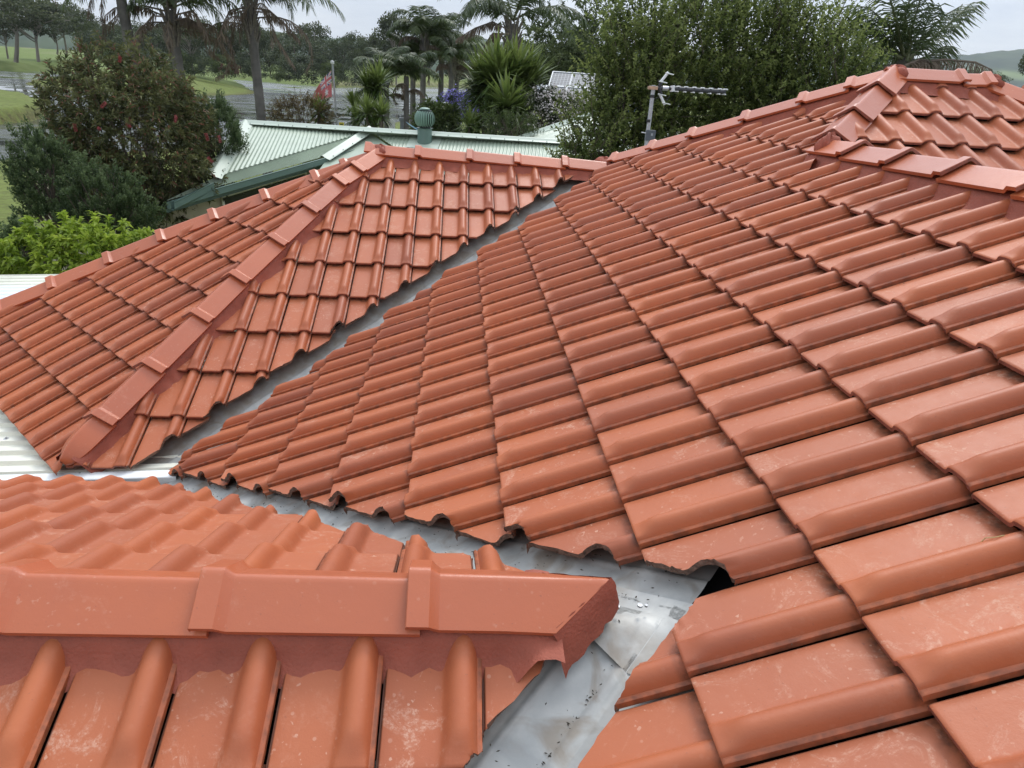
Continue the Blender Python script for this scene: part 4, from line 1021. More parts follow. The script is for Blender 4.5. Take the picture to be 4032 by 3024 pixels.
# little yellow sign on the jetty gate
SG = empty('jetty_sign', at_y(1345, 495, 27) * AP([1, 1, 0]), 'small yellow sign on a low white rail at the water beside the flagpole', 'sign')
q = at_y(1345, 491, 27); m = MB(); m.box(q, (.17, .02, .16)); m.build('panel', simple('yellow_panel', (.62, .52, .04), .5), SG, smooth=False)
m = MB(); m.box(q - AP([0, .013, -.015]), (.11, .004, .035)); m.build('marking', M_BLK, SG, smooth=False)
m = MB(); m.tube([q - zup * .08, q * AP([1, 1, 0])], .025, 6); m.build('post', M_WHT, SG)
m = MB(); m.tube([at_y(1310, 500, 27), at_y(1380, 500, 27)], .03, 6); m.tube([at_y(1362, 483, 27), at_y(1362, 500, 27) * AP([1, 1, 0])], .035, 6); m.build('rail', M_WHT, SG)
# bent dry stem lying on a tile
p = at_plane(3950, 2150, (-TP, 0, 1), dM + .02) + C0; m = MB()
m.tube([at_plane(x, y, (-TP, 0, 1), dM + .018 + dz) + C0 for x, y, dz in ((3868, 2158, 0), (3862, 2135, .004), (3880, 2118, .012), (3915, 2116, .014), (3955, 2108, .006), (3952, 2128, .004), (3930, 2142, .006), (3945, 2150, .004))], .0011, 5)
tag(m.build('dry_stem', simple('dry_straw', (.45, .33, .14), .7), origin=p), 'thin curled straw coloured stem lying on a tile near the right edge', 'stem')
# ------------------------------------------------------------------ vegetation
def leaf_mat(name, cols, trans=.35, rough=.5, spec=.35):
    """cols: dark, mid, light - leaf colours, chosen per leaf, per shoot and by place in the clump"""
    m, t, b, L = plane_mat(name); t.nodes.remove(b); o = t.nodes['Material Output']
    at = N(t, 'ShaderNodeAttribute', attribute_name='rnd'); sp = N(t, 'ShaderNodeSeparateColor'); L(at.outputs['Color'], sp.inputs[0])
    r = N(t, 'ShaderNodeValToRGB'); e = r.color_ramp.elements; e[0].position = .1; e[1].position = .9
    e[0].color = cols[0] + (1,); e[1].color = cols[2] + (1,); k = e.new(.5); k.color = cols[1] + (1,)
    L(sp.outputs[0], r.inputs[0])
    c = r.outputs[0]
    if len(cols) > 3:
        x = N(t, 'ShaderNodeMix', data_type='RGBA'); L(sp.outputs[1], x.inputs['Factor']); L(c, x.inputs['A']); x.inputs['B'].default_value = cols[3] + (1,); c = x.outputs['Result']
    p = N(t, 'ShaderNodeBsdfPrincipled'); p.inputs['Roughness'].default_value = rough; p.inputs['Specular IOR Level'].default_value = spec; L(c, p.inputs['Base Color'])
    tr = N(t, 'ShaderNodeBsdfTranslucent'); L(c, tr.inputs['Color']); mx = N(t, 'ShaderNodeMixShader'); mx.inputs[0].default_value = trans
    L(p.outputs[0], mx.inputs[1]); L(tr.outputs[0], mx.inputs[2]); L(mx.outputs[0], o.inputs['Surface']); return m
M_BARK = simple('bark', (.10, .078, .06), .9, 0, .35, 8, .5, 30); M_TWIG = simple('twig', (.11, .085, .065), .85, 0, .3, 20)
M_PALE = simple('pale_bark', (.26, .23, .19), .85, 0, .3, 5, .4, 20)
def unit(v): return v / (np.linalg.norm(v, axis=-1, keepdims=True) + 1e-9)
def blades(C, D, ln, wd, rng, fold=.25, bend=.0, mid=.45):
    """one leaf (4 corners, two triangles as a folded kite) at each C pointing along D"""
    n = len(C); D = unit(D); up = unit(rng.normal(0, 1, (n, 3)) + AP([0, 0, .9])); S = unit(np.cross(D, up)); U = np.cross(S, D)
    ln = np.broadcast_to(ln, (n,))[:, None]; wd = np.broadcast_to(wd, (n,))[:, None]
    m_ = C + D * ln * mid - U * wd * fold; tip = C + D * ln - AP([0, 0, 1.]) * ln * bend
    V = np.stack([C, m_ + S * wd * .5 + U * wd * fold * 2, tip, m_ - S * wd * .5 + U * wd * fold * 2], 1).reshape(-1, 3)
    return V, np.arange(4 * n).reshape(n, 4)
def merge(parts):
    V, F_, C = [], [], []; b = 0
    for v, f, c in parts: V.append(v); F_.append(f + b); C.append(c); b += len(v)
    return np.vstack(V), np.vstack(F_), np.vstack(C)
def rep4(c): return np.repeat(c, 4, axis=0)
def stems(paths, r0, r1, name, mat, parent, n=5):
    m = MB()
    for P in paths: k = len(P); m.tube(P, np.linspace(r0 if np.isscalar(r0) else r0.pop(0), r1, k), n)
    return m.build(name, mat, parent)
def curve(a, b, rng, sag=.15, k=6):
    t_ = np.linspace(0, 1, k)[:, None]; d = b - a; L_ = np.linalg.norm(d); off = rng.normal(0, sag * L_, 3)
    return a + d * t_ + off * (t_ * (1 - t_)) * 1.6
# --- far trees: trunk with limbs and a crown of many leaf clumps
def far_tree(seed, kind):
    rng = np.random.default_rng(seed); h = 1.0
    if kind == 'gum':        ncl, rx, rz, cz, tr, cl, ll = 46, .44, .27, .68, .020, .105, .032
    elif kind == 'bushy':    ncl, rx, rz, cz, tr, cl, ll = 60, .50, .40, .52, .018, .13, .032
    elif kind == 'shrub':    ncl, rx, rz, cz, tr, cl, ll = 44, .62, .46, .44, .012, .17, .045
    else:                    ncl, rx, rz, cz, tr, cl, ll = 40, .24, .42, .54, .016, .10, .028
    cen = []
    for i in range(ncl):
        d = unit(rng.normal(0, 1, 3)); r = rng.uniform(.45, 1.0) ** .5; p = d * r * AP([rx, rx, rz]); 
        if kind == 'gum': p[2] = p[2] * .8 + .10 * rx * math.cos(3 * math.atan2(d[1], d[0])); p[:2] *= rng.uniform(.7, 1.1)
        cen.append(p + AP([0, 0, cz]))
    cen = AP(cen); parts = []
    for c in cen:
        n = int(rng.uniform(60, 105)); q = rng.normal(0, 1, (n, 3)); q = unit(q) * (rng.random((n, 1)) ** .45) * cl * AP([1.15, 1.15, .75]) * rng.uniform(.7, 1.2); C = c + q
        D = unit(q) + rng.normal(0, .7, (n, 3)) + AP([0, 0, -.25]); V, F_ = blades(C, D, rng.uniform(.7, 1.4, n) * ll, rng.uniform(.7, 1.3, n) * ll * .8, rng)
        base = np.clip(rng.normal(.42, .16) + .5 * q[:, 2] / cl * .5, 0, 1); col = np.stack([np.clip(base + rng.normal(0, .12, n), 0, 1), np.full(n, 0.), np.full(n, .5)], 1); parts.append((V, F_, rep4(col)))  # leaves get lighter towards the top of each clump
    V, F_, Cc = merge(parts)
    P = []; top = AP([rng.normal(0, .03), rng.normal(0, .03), cz - rz * .4]); P.append(curve(AP([0, 0, -.02]), top, rng, .08))
    rad = [tr]
    for c in cen[:: (3 if kind == 'gum' else 6)]: P.append(curve(AP([0, 0, 0]) + top * rng.uniform(.45, 1.), c, rng, .12, 5)); rad.append(tr * .5)
    return V, F_, Cc, P, rad
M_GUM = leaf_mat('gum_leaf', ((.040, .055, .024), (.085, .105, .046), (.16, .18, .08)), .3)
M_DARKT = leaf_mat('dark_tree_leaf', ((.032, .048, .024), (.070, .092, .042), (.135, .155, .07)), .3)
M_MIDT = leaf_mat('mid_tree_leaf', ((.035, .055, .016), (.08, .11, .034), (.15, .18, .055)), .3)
PROTO = {}
for kd, ns, mt in (('gum', 4, M_GUM), ('bushy', 4, M_DARKT), ('slim', 2, M_MIDT), ('shrub', 3, M_MIDT), ('dshrub', 2, M_DARKT)):
    for i in range(ns):
        V, F_, Cc, P, rad = far_tree(100 + 7 * i + len(kd), 'shrub' if kd == 'dshrub' else kd)
        e = MB()
        for p_, r_ in zip(P, rad): e.tube(p_, np.linspace(r_, r_ * .45, len(p_)), 5)
        PROTO[kd, i] = (V, F_, Cc, e, mt)
PM = {}
def place_tree(kd, i, x, y, z, h, wd, rz, label, group, cat='tree'):
    key = (kd, i); r = empty('tree' if cat == 'tree' else 'shrub', (x, y, z), label, cat, group, rz)
    V, F_, Cc, e, mt = PROTO[key]
    if key not in PM:
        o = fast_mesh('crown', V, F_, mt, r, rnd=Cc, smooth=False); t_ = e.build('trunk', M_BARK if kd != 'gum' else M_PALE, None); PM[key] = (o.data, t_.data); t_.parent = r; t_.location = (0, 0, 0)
    else:
        for nm, d in (('crown', PM[key][0]), ('trunk', PM[key][1])): o = bpy.data.objects.new(nm, d); COL.objects.link(o); o.parent = r
    r.scale = (wd, wd, h); return r
def gz(x, y):                                # ground height under a point
    i = np.argmin((Pxy[:, 0] - x) ** 2 + (Pxy[:, 1] - y) ** 2); return float(zg[i])
G1_, G2_, G3_ = 'trees on the golf course beyond the lake', 'shrubs along the far shore', 'trees of the far tree line'
rt = np.random.default_rng(77)
def far(kd, i, px, pb, pt, dist, w=None, label=None, group=G1_, cat='tree'):
    """tree whose foot is seen at (px, pb) and top at pt, at a real distance"""
    p = at_y(px, pb, dist); h = (pb - pt) / F * np.linalg.norm(p - C0) * 1.0; return place_tree(kd, i, p[0], p[1], p[2] - .3, h + .3, (w / F * np.linalg.norm(p - C0)) / (.98 if kd in ('gum', 'bushy') else .55 if kd == 'slim' else 1.35), rt.uniform(0, 6.28), label, group, cat)
L1 = [('gum', 0, 60, 232, -40, 185, 330, 'tallest spreading gum at the far left edge of the golf course'), ('gum', 1, 150, 232, 48, 175, 250, 'broad gum with pale forked trunk beside the sandy track'), ('gum', 2, 30, 222, 95, 190, 150, 'low gum leaning at the left edge beneath the tallest crown'),
      ('gum', 3, 262, 205, 52, 215, 160, 'round topped tall gum in the middle of the fairway clump'), ('gum', 1, 225, 205, 95, 210, 150, 'gum with a thin bare trunk between the broad and round topped gums'), ('gum', 0, 335, 210, 78, 205, 120, 'gum leaning right with a sparse crown before the first palm'),
      ('slim', 0, 345, 228, 105, 190, 60, 'narrow dark tree standing alone on the fairway'), ('bushy', 0, 390, 240, 150, 178, 80, 'small dark bushy tree at the end of the sandy track'), ('bushy', 1, 440, 232, 120, 190, 130, 'dark round tree just left of the leaning palm trunk')]
for kd, i, px, pb, pt, ds, w, lb in L1: far(kd, i, px, pb, pt, ds, w, lb, G1_)
LN = [(470, 245, 128, 150, 'bushy'), (520, 250, 118, 170, 'bushy'), (585, 262, 130, 150, 'bushy'), (640, 262, 122, 160, 'gum'), (700, 268, 140, 160, 'bushy'), (760, 272, 118, 150, 'gum'), (790, 275, 105, 110, 'gum'), (840, 278, 135, 160, 'bushy'), (905, 282, 128, 120, 'gum'), (950, 285, 150, 150, 'bushy'),
      (1010, 288, 125, 130, 'gum'), (1065, 292, 150, 140, 'bushy'), (1120, 300, 150, 130, 'gum'), (1175, 305, 165, 190, 'bushy'), (1235, 312, 118, 130, 'gum'), (1290, 318, 178, 130, 'bushy'), (1345, 320, 170, 120, 'bushy'), (1400, 322, 150, 110, 'gum'), (1440, 325, 178, 110, 'bushy'), (1475, 325, 155, 120, 'gum'),
      (1520, 326, 175, 120, 'bushy'), (1560, 328, 78, 150, 'gum'), (1625, 330, 170, 120, 'bushy'), (1690, 330, 165, 120, 'gum'), (1745, 332, 150, 110, 'gum'), (1800, 335, 190, 120, 'bushy'), (1850, 338, 185, 110, 'bushy'), (1930, 340, 195, 150, 'bushy'), (2020, 345, 200, 170, 'bushy'), (2130, 350, 205, 180, 'bushy'), (2240, 350, 190, 180, 'bushy'), (2330, 352, 200, 170, 'gum')]
for k, (px, pb, pt, w, kd) in enumerate(LN):
    far(kd, k % (4 if kd in ('gum', 'bushy') else 2), px, pb - 4, pt, 168 + 16 * math.sin(k * 2.3) + k * .5, w * 1.05, 'tall eucalypt with a domed crown rising above the tree line' if (px, pt) == (1560, 78) else None, G3_)
LINE = [o for o in COL.objects if o.get('group') == G3_ and not o.get('label')]
for o in LINE: o['label'] = 'one of the dark trees merging into the far tree line beyond the water'
SH = [(470, 262, 205, 110), (545, 268, 212, 90), (610, 272, 205, 120), (690, 282, 210, 110), (765, 290, 222, 90), (820, 292, 232, 80), (880, 295, 225, 90), (940, 298, 235, 80), (1010, 302, 240, 90), (1090, 310, 262, 60), (1140, 312, 235, 120), (1230, 322, 225, 150), (1310, 326, 250, 90), (1385, 330, 262, 90), (1430, 332, 268, 70), (1500, 335, 275, 80)]
for k, (px, pb, pt, w) in enumerate(SH): far('dshrub' if k % 3 else 'shrub', k % 2, px, pb, pt, 148 + 8 * math.cos(k * 1.7), w, 'one of the low dark shrubs lining the far shore', G2_, 'shrub')
red = far('shrub', 2, 905, 285, 250, 143, 70, 'low shrub with dark red leaves on the far shore between two palm trunks', None, 'shrub')
M_RED = leaf_mat('dark_red_leaf', ((.06, .008, .01), (.12, .015, .018), (.2, .03, .03)), .2); M_OLD = red.children[0].data.copy(); red.children[0].data = M_OLD; M_OLD.materials[0] = M_RED
far('gum', 3, 3790, 345, 286, 60, 110, 'round dark tree beyond the top ridge at the right', None); far('bushy', 2, 3900, 350, 300, 75, 90, 'small dark tree right of the drooping palm frond', None); far('bushy', 3, 3690, 350, 300, 70, 120, 'dark tree half hidden behind the drooping palm frond', None)
far('gum', 2, 4060, 340, 235, 26, 120, 'spiky dark tree cut off by the right edge beside the far ridge', None)
# --- leafy shoots for the near shrubs
def shoots(base, tips, rng, per, ln, wd, spread=.6, col=.5, cj=.15, r1f=0., bend=.15, tipf=.0, start=.25, mid=.45):
    """leaves set along each shoot base->tip; returns mesh parts and the stem paths"""
    parts, paths = [], []
    for a, b in zip(base, tips):
        P = curve(a, b, rng, .06, 5); paths.append(P); n = max(3, int(per * rng.uniform(.75, 1.25))); u = start + (1 - start) * rng.random(n) ** .8
        i = np.minimum((u * 4).astype(int), 3); f = (u * 4 - i)[:, None]; C = P[i] * (1 - f) + P[i + 1] * f; ax = unit(P[i + 1] - P[i])
        D = ax * .55 + unit(rng.normal(0, 1, (n, 3))) * spread; V, F_ = blades(C, D, ln * rng.uniform(.65, 1.2, n), wd * rng.uniform(.75, 1.2, n), rng, bend=bend, mid=mid)
        cc = np.clip(col + cj * rng.normal() + tipf * (u - .6) + rng.normal(0, .1, n), 0, 1); parts.append((V, F_, rep4(np.stack([cc, (rng.random(n) < r1f) * rng.uniform(.4, 1, n), np.full(n, .5)], 1))))
    return parts, paths
def blob_points(n, rng, c, r, lo=.55, lump=.25, zc=-.8):
    ph = rng.random(6) * 6; d = unit(rng.normal(0, 1, (int(n * 2.2), 3))); d = d[d[:, 2] > zc][:n]
    th = np.arctan2(d[:, 1], d[:, 0]); k = 1 + lump * (np.sin(3 * th + ph[0]) * .5 + np.sin(2 * th + 5 * d[:, 2] + ph[1]) * .4 + np.sin(7 * d[:, 2] + 4 * th + ph[2]) * .35)
    return c + d * AP(r) * (k * (lo + (1 - lo) * rng.random(len(d)) ** .5))[:, None], d
def shrub(name, c, r, label, cat, mat, rng, n, per, sl, ln, wd, up=.5, lo=.5, lump=.25, group=None, ground=True, stemmat=M_TWIG, nst=60, **kw):
    root = empty(name, (c[0], c[1], 0), label, cat, group); B, d = blob_points(n, rng, AP(c), r, lo, lump); T = B + (unit(d + AP([0, 0, up]) + rng.normal(0, .35, d.shape))) * (sl * rng.uniform(.6, 1.3, len(B)))[:, None]
    parts, paths = shoots(B, T, rng, per, ln, wd, **kw); V, F_, Cc = merge(parts); off = AP([c[0], c[1], 0])
    o = fast_mesh('foliage', V - off, F_, mat, root, rnd=Cc, smooth=False)
    idx = rng.choice(len(paths), min(nst, len(paths)), replace=False); m = MB(); z0 = c[2] - r[2]
    for j, k in enumerate(idx):
        st = AP([c[0] + rng.normal(0, r[0] * .10), c[1] + rng.normal(0, r[1] * .10), 0 if j < 9 else max(.2, c[2] - r[2] * rng.uniform(.2, .9))]); P = curve(st, paths[k][-1], rng, .08, 7); m.tube(P - off, np.linspace(.022 if j < 9 else .010, .003, 7), 5)
    m.build('branches', stemmat, root).location = (0, 0, 0); return root, paths, off
r1 = np.random.default_rng(21)
# bottlebrush at the left
cb = at_y(535, 575, 13.2)
M_BOT = leaf_mat('bottlebrush_leaf', ((.046, .056, .022), (.105, .115, .044), (.185, .19, .078), (.24, .10, .075)), .4)
bot, pths, off = shrub('bottlebrush', (cb[0], cb[1], cb[2] - .05), (1.22, 1.0, 1.42), 'large rounded olive bottlebrush bush with scattered red blooms left of the green roof', 'bush', M_BOT, r1, 2300, 17, .26, .110, .029, up=.3, lo=.45, lump=.26, r1f=.09, col=.45, cj=.18, tipf=.4, nst=70)
m = MB()
M_BRUSH = simple('red_bottlebrush_flower', (.28, .055, .055), .8, 0, .3, 60)
for (px, py) in ((398, 425), (392, 508), (512, 500), (868, 562), (838, 640), (470, 245), (690, 480), (300, 520), (820, 555)):
    p = at_y(px, py, 12.0 + r1.uniform(-.1, .2)); d = unit(r1.normal(0, 1, 3) + AP([0, 0, .6])); n = 150; u = r1.random(n); q = unit(np.cross(np.tile(d, (n, 1)), r1.normal(0, 1, (n, 3)))); V, F_ = blades(p + d * (u * .12)[:, None], q + d * .2, .032, .007, r1); 
    fast_mesh('flower', V - off, F_, M_BRUSH, bot, smooth=False)
# upright shoots poking out of the top of the bottlebrush
# dark green fir-like shrubs with plump upright shoots
M_FIR = leaf_mat('soft_needle', ((.032, .055, .022), (.078, .118, .044), (.17, .22, .10)), .35)
def fir(name, c, r, label, n, rng, group=None, sl=.16):
    root = empty(name, (c[0], c[1], 0), label, 'shrub', group); off = AP([c[0], c[1], 0]); B, d = blob_points(n, rng, AP(c), r, .55, .28, -.75); parts = []
    dirs = unit(d * .55 + AP([0, 0, .9]) + rng.normal(0, .25, d.shape)); lens = sl * rng.uniform(.55, 1.35, len(B))
    for b, dr, l_ in zip(B, dirs, lens):
        k = int(40 * l_ / .16); u = rng.random(k); q = unit(np.cross(np.tile(dr, (k, 1)), rng.normal(0, 1, (k, 3)))); C = b + dr * (u * l_)[:, None] + q * .012
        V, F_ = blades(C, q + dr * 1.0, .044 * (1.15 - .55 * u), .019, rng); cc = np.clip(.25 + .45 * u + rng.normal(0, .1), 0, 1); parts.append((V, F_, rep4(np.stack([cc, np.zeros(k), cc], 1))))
    V, F_, Cc = merge(parts); fast_mesh('foliage', V - off, F_, M_FIR, root, rnd=Cc, smooth=False); m = MB()
    m.tube(AP([[0, 0, 0], [.02, .01, c[2] * .6], [0, 0, c[2]]]), [.05, .04, .02], 6)
    for b, dr in list(zip(B, dirs))[::9]: m.tube(curve(AP([0, 0, b[2] * .75]), b + dr * .08 - off, rng, .08, 5), np.linspace(.014, .004, 5), 5)
    m.build('stem', M_TWIG, root).location = (0, 0, 0); return root
c = at_y(195, 705, 10.4); fir('fir_shrub', (c[0], c[1], c[2] - .1), (.42, .42, .68), 'tall dark green fir like shrub with plump upright shoots at the left of the bottlebrush', 560, r1)
c = at_y(400, 790, 10.0); fir('fir_shrub', (c[0], c[1], c[2] - .15), (.55, .42, .56), 'shorter fir like shrub in front of the bottlebrush stems', 560, r1)
c = at_y(85, 960, 8.9); fir('fir_shrub', (c[0], c[1], c[2] - .15), (.18, .25, .36), 'small fir like shrub at the left edge above the white sheet roof', 150, r1)
c = at_y(850, 545, 14.5); fir('fir_shrub', (c[0], c[1], c[2] - .2), (.50, .5, .85), 'fir like shrub rising between the bottlebrush and the green roof', 560, r1, sl=.2)
c = at_y(600, 800, 13.4); fir('fir_shrub', (c[0], c[1], c[2] - .2), (.9, .4, .7), 'dark low fir like shrub in shade beneath the green gutter', 420, r1)
# bright green shrub over the patio sheets
M_LIME = leaf_mat('bright_leaf', ((.12, .19, .02), (.27, .37, .04), (.42, .50, .08)), .55)
c = at_y(330, 1040, 8.35)
shrub('bright_shrub', (c[0] + .05, c[1], c[2] - .12), (1.10, .42, .50), 'bright lime green leafy shrub in front of the dark shrubs by the white sheet roof', 'shrub', M_LIME, r1, 480, 24, .18, .105, .036, up=.7, lo=.5, lump=.28, col=.45, cj=.15, tipf=.6, nst=50, bend=.35)
# hedge of small leaved trees behind the main hip
M_PIT = leaf_mat('small_green_leaf', ((.055, .082, .02), (.135, .175, .045), (.26, .30, .095)), .5)
HG = 'row of small leaved trees behind the main hip'
def hedge(px, py_top, yd, rx, label, seed, n, base=3.4, per=30):
    rng = np.random.default_rng(seed); top = at_y(px, py_top, yd); z1 = top[2]; cz = (z1 + base) / 2; rzz = (z1 - base) / 2
    root = empty('hedge_tree', (top[0], yd, 0), label, 'tree', HG); off = AP([top[0], yd, 0]); B, d = blob_points(n, rng, AP([top[0], yd, cz]), (rx, rx * .8, rzz * .86), .4, .22, -.95)
    dirs = unit(d * .5 + AP([0, 0, .8]) + rng.normal(0, .32, d.shape)); sl = rng.uniform(.22, .60, len(B)) * (1 + .5 * (d[:, 2] > .3)); T = B + dirs * sl[:, None]
    parts, paths = shoots(B, T, rng, per, .058, .027, spread=.95, col=.45, cj=.18, tipf=.7, start=.05, bend=.1)
    V, F_, Cc = merge(parts); fast_mesh('foliage', V - off, F_, M_PIT, root, rnd=Cc, smooth=False); m = MB()
    for k in range(7):
        a = rng.uniform(0, 6.28); m.tube(curve(AP([.1 * math.cos(a), .1 * math.sin(a), 0]), AP([rx * .7 * math.cos(a), rx * .5 * math.sin(a), z1 - .3 - rng.random()]), rng, .04, 8), np.linspace(.04, .010, 8), 6)
    for k in rng.choice(len(paths), 130): m.tube(paths[k] - off, np.linspace(.006, .002, len(paths[k])), 4)
    m.build('trunk', M_TWIG, root).location = (0, 0, 0)
hedge(2525, 130, 10.6, .42, 'lowest of the small leaved trees, at the end nearest the solar panels', 31, 520)
hedge(2560, -10, 10.8, .70, 'thin topped small leaved tree behind the antenna mast', 32, 620)
hedge(2790, -60, 11.0, .80, 'small leaved tree rising past the frame above the antenna boom', 33, 800)
hedge(2990, -90, 11.2, .80, 'tallest dense small leaved tree in the middle of the row', 34, 800)
hedge(3180, 10, 11.0, .72, 'small leaved tree with loose upright tips right of the tallest', 35, 640)
hedge(3310, 160, 10.6, .60, 'shortest small leaved tree beside the big feathery palm', 36, 480)
hedge(2350, 455, 10.2, .36, 'low sprig of small leaves over the mint green roof at the foot of the hip', 37, 200, 3.0)
# tall fine leaved trees behind the solar panels
M_WIL = leaf_mat('fine_tree_leaf', ((.042, .060, .022), (.095, .125, .048), (.17, .20, .085)), .4)
def big_tree(px, pt, yd, rx, label, seed, n=900, lean=0.):
    rng = np.random.default_rng(seed); top = at_y(px, pt, yd); z1 = top[2]; root = empty('tree', (top[0], yd, 0), label, 'tree'); off = AP([top[0], yd, 0])
    parts = []; P = [curve(AP([0, 0, 0]), AP([lean, 0, z1 * .5]), rng, .05, 6)]; rad = [.14]
    for k in range(26):
        d = unit(rng.normal(0, 1, 3)); c = off + AP([d[0] * rx, d[1] * rx, z1 * .62 + d[2] * z1 * .33]) * AP([1, 1, 1]) * rng.uniform(.75, 1.0); c[:2] = off[:2] + (c[:2] - off[:2]) * rng.uniform(.5, 1.)
        P.append(curve(AP([lean * .6, 0, z1 * rng.uniform(.3, .5)]), c - off, rng, .1, 6)); rad.append(.05); m_ = n // 26; q = unit(rng.normal(0, 1, (m_, 3))) * (rng.random((m_, 1)) ** .4) * rx * .40; B = c + q; T = B + unit(q + AP([0, 0, .3]) + rng.normal(0, .6, q.shape)) * .55
        pt_, _ = shoots(B, T, rng, 26, .20, .075, spread=.7, col=.4 + rng.normal(0, .1), cj=.12, start=.05); parts += pt_
    V, F_, Cc = merge(parts); fast_mesh('crown', V - off, F_, M_WIL, root, rnd=Cc, smooth=False); m = MB()
    for p_, r_ in zip(P, rad): m.tube(p_, np.linspace(r_, r_ * .25, len(p_)), 6)
    m.build('trunk', M_PALE, root).location = (0, 0, 0)
big_tree(2170, 60, 36, 2.6, 'grey green feathery tree left of the pair behind the solar panels', 41)
big_tree(2320, 30, 38, 2.9, 'taller grey green tree right of the pair behind the solar panels', 42)
big_tree(2120, 210, 34, 1.9, 'low grey green tree at the foot of the pair, just left of the solar panels', 43, 700)
# --- palms
M_FROND = leaf_mat('palm_frond', ((.032, .052, .020), (.070, .100, .036), (.13, .16, .06)), .3, .45)
M_DEAD = leaf_mat('dead_frond', ((.07, .05, .035), (.14, .105, .075), (.22, .17, .125)), .15, .8)
M_PTR = simple('ringed_palm_trunk', (.13, .12, .11), .85, 0, .3, 4, .4, 20)
def frond(P, rng, ll, lw, droop, n=70, col=.5):
    """pinnate frond along the path P (rachis): leaflets in two rows, tapering to the tip"""
    P = AP(P); t_ = np.linspace(.14, 1, n); d = np.r_[0, np.cumsum(np.linalg.norm(np.diff(P, axis=0), axis=1))]; d /= d[-1]
    C = np.stack([np.interp(t_, d, P[:, k]) for k in range(3)], 1); ax = unit(np.gradient(C, axis=0)); side = unit(np.cross(ax, AP([0, 0, 1.]) + 1e-3)); prs = []
    for sg in (-1, 1):
        L_ = ll * (.45 + .75 * np.sin(np.pi * np.clip(t_ * .92 + .04, 0, 1)) ** .7) * rng.uniform(.8, 1.15, n)
        D = unit(side * sg * .85 + ax * .55 + rng.normal(0, .13, (n, 3)) - AP([0, 0, droop * .55])); m1 = C + D * (L_ * .5)[:, None]; D2 = unit(D - AP([0, 0, droop])); tip = m1 + D2 * (L_ * .5)[:, None]; w = unit(np.cross(D, ax)) * 0 + unit(ax + rng.normal(0, .2, (n, 3))) * lw * .5
        V = np.stack([C - w * .7, C + w * .7, m1 + w, m1 - w], 1).reshape(-1, 3); V2 = np.stack([m1 - w, m1 + w, tip + w * .15, tip - w * .15], 1).reshape(-1, 3); cc = np.clip(col + rng.normal(0, .1, n), 0, 1); c_ = rep4(np.stack([cc, cc * 0, cc], 1)); f = np.arange(4 * n).reshape(n, 4); prs += [(V, f, c_), (V2, f, c_)]
    return prs
def arc(c, az, up0, ln, fall, k=9):
    """rachis that leaves the crown at elevation up0 and bends down by fall radians over its length"""
    P = [AP(c, float)]; e = up0
    for i in range(k): e2 = e - fall * (i / k) ** 1.0 / k * 2; e = e2; P.append(P[-1] + AP([math.cos(az) * math.cos(e), math.sin(az) * math.cos(e), math.sin(e)]) * ln / k)
    return AP(P)
def palm(name, base, crown, label, seed, rtr=.15, green=16, dead=9, ln=2.6, ll=.5, extra=(), group=None, shag=True, lw=.03):
    rng = np.random.default_rng(seed); root = empty(name, (base[0], base[1], base[2]), label, 'palm', group); off = AP(base, float); b = AP(base, float); c = AP(crown, float)
    T = curve(b, c, rng, .015, 26); rr = np.linspace(rtr * 1.15, rtr * .82, 26) * (1 + .035 * np.cos(np.arange(26) * math.pi)); m = MB(); tt = np.repeat(T, 1, 0); m.tube(T - off, rr, 12)
    nr = int(np.linalg.norm(c - b) / .16); 
    for k in range(nr): p = b + (c - b) * (k + .5) / nr; j = (k + .5) / nr * 25; q = T[int(j)] + (T[min(25, int(j) + 1)] - T[int(j)]) * (j % 1); d = unit(T[min(25, int(j) + 1)] - T[max(0, int(j) - 1)]); rad = np.interp(j, np.arange(26), rr); m.tube([q - off - d * .008, q - off + d * .008], rad * 1.035, 12, cap=False)
    m.build('trunk', M_PTR, root).location = (0, 0, 0)
    if shag:
        m = MB()
        for k in range(46): a = rng.uniform(0, 6.28); z = rng.uniform(-1.1, .05); p = c - off + AP([math.cos(a) * rtr * .8, math.sin(a) * rtr * .8, z]); m.tube([p, p + AP([math.cos(a) * .07, math.sin(a) * .07, .22]), p + AP([math.cos(a) * .16, math.sin(a) * .16, .40])], [.045, .03, .012], 4)
        m.build('leaf_bases', simple('fibrous_leaf_base', (.19, .165, .14), .9, 0, .35, 20), root).location = (0, 0, 0)
    def add(P, mat, col, drp, ll_, n):
        prs = frond(P - off, rng, ll_, lw, drp, n, col); V, F_, Cc = merge(prs); o = fast_mesh('frond', V, F_, mat, root, rnd=Cc, smooth=False); m = MB(); m.tube(P - off, np.linspace(.026, .005, len(P)), 5); m.build('rachis', M_DEADR if mat is M_DEAD else M_GRNR, o).location = (0, 0, 0)
    for k in range(green): az = k / green * 6.28 + rng.normal(0, .2); add(arc(c + AP([0, 0, .1]), az, rng.uniform(.35, 1.3), ln * rng.uniform(.85, 1.15), rng.uniform(1.3, 2.0)), M_FROND, rng.uniform(.3, .65), rng.uniform(.4, .8), ll, 64)
    for k in range(dead): az = k / max(1, dead) * 6.28 + rng.normal(0, .3); add(arc(c - AP([0, 0, rng.uniform(.2, .6)]), az, rng.uniform(.0, .6), ln * rng.uniform(.7, 1.05), rng.uniform(2.6, 3.4)), M_DEAD, rng.uniform(.3, .7), 1.6, ll * .55, 46)
    for P, dd_ in extra: add(AP(P), M_DEAD if dd_ else M_FROND, rng.uniform(.35, .6), 1.5 if dd_ else .7, ll * (.55 if dd_ else 1), 50)
    return root
M_DEADR = simple('dry_rachis', (.13, .10, .075), .8, 0, .25, 10); M_GRNR = simple('green_rachis', (.09, .10, .04), .6, 0, .2, 10)
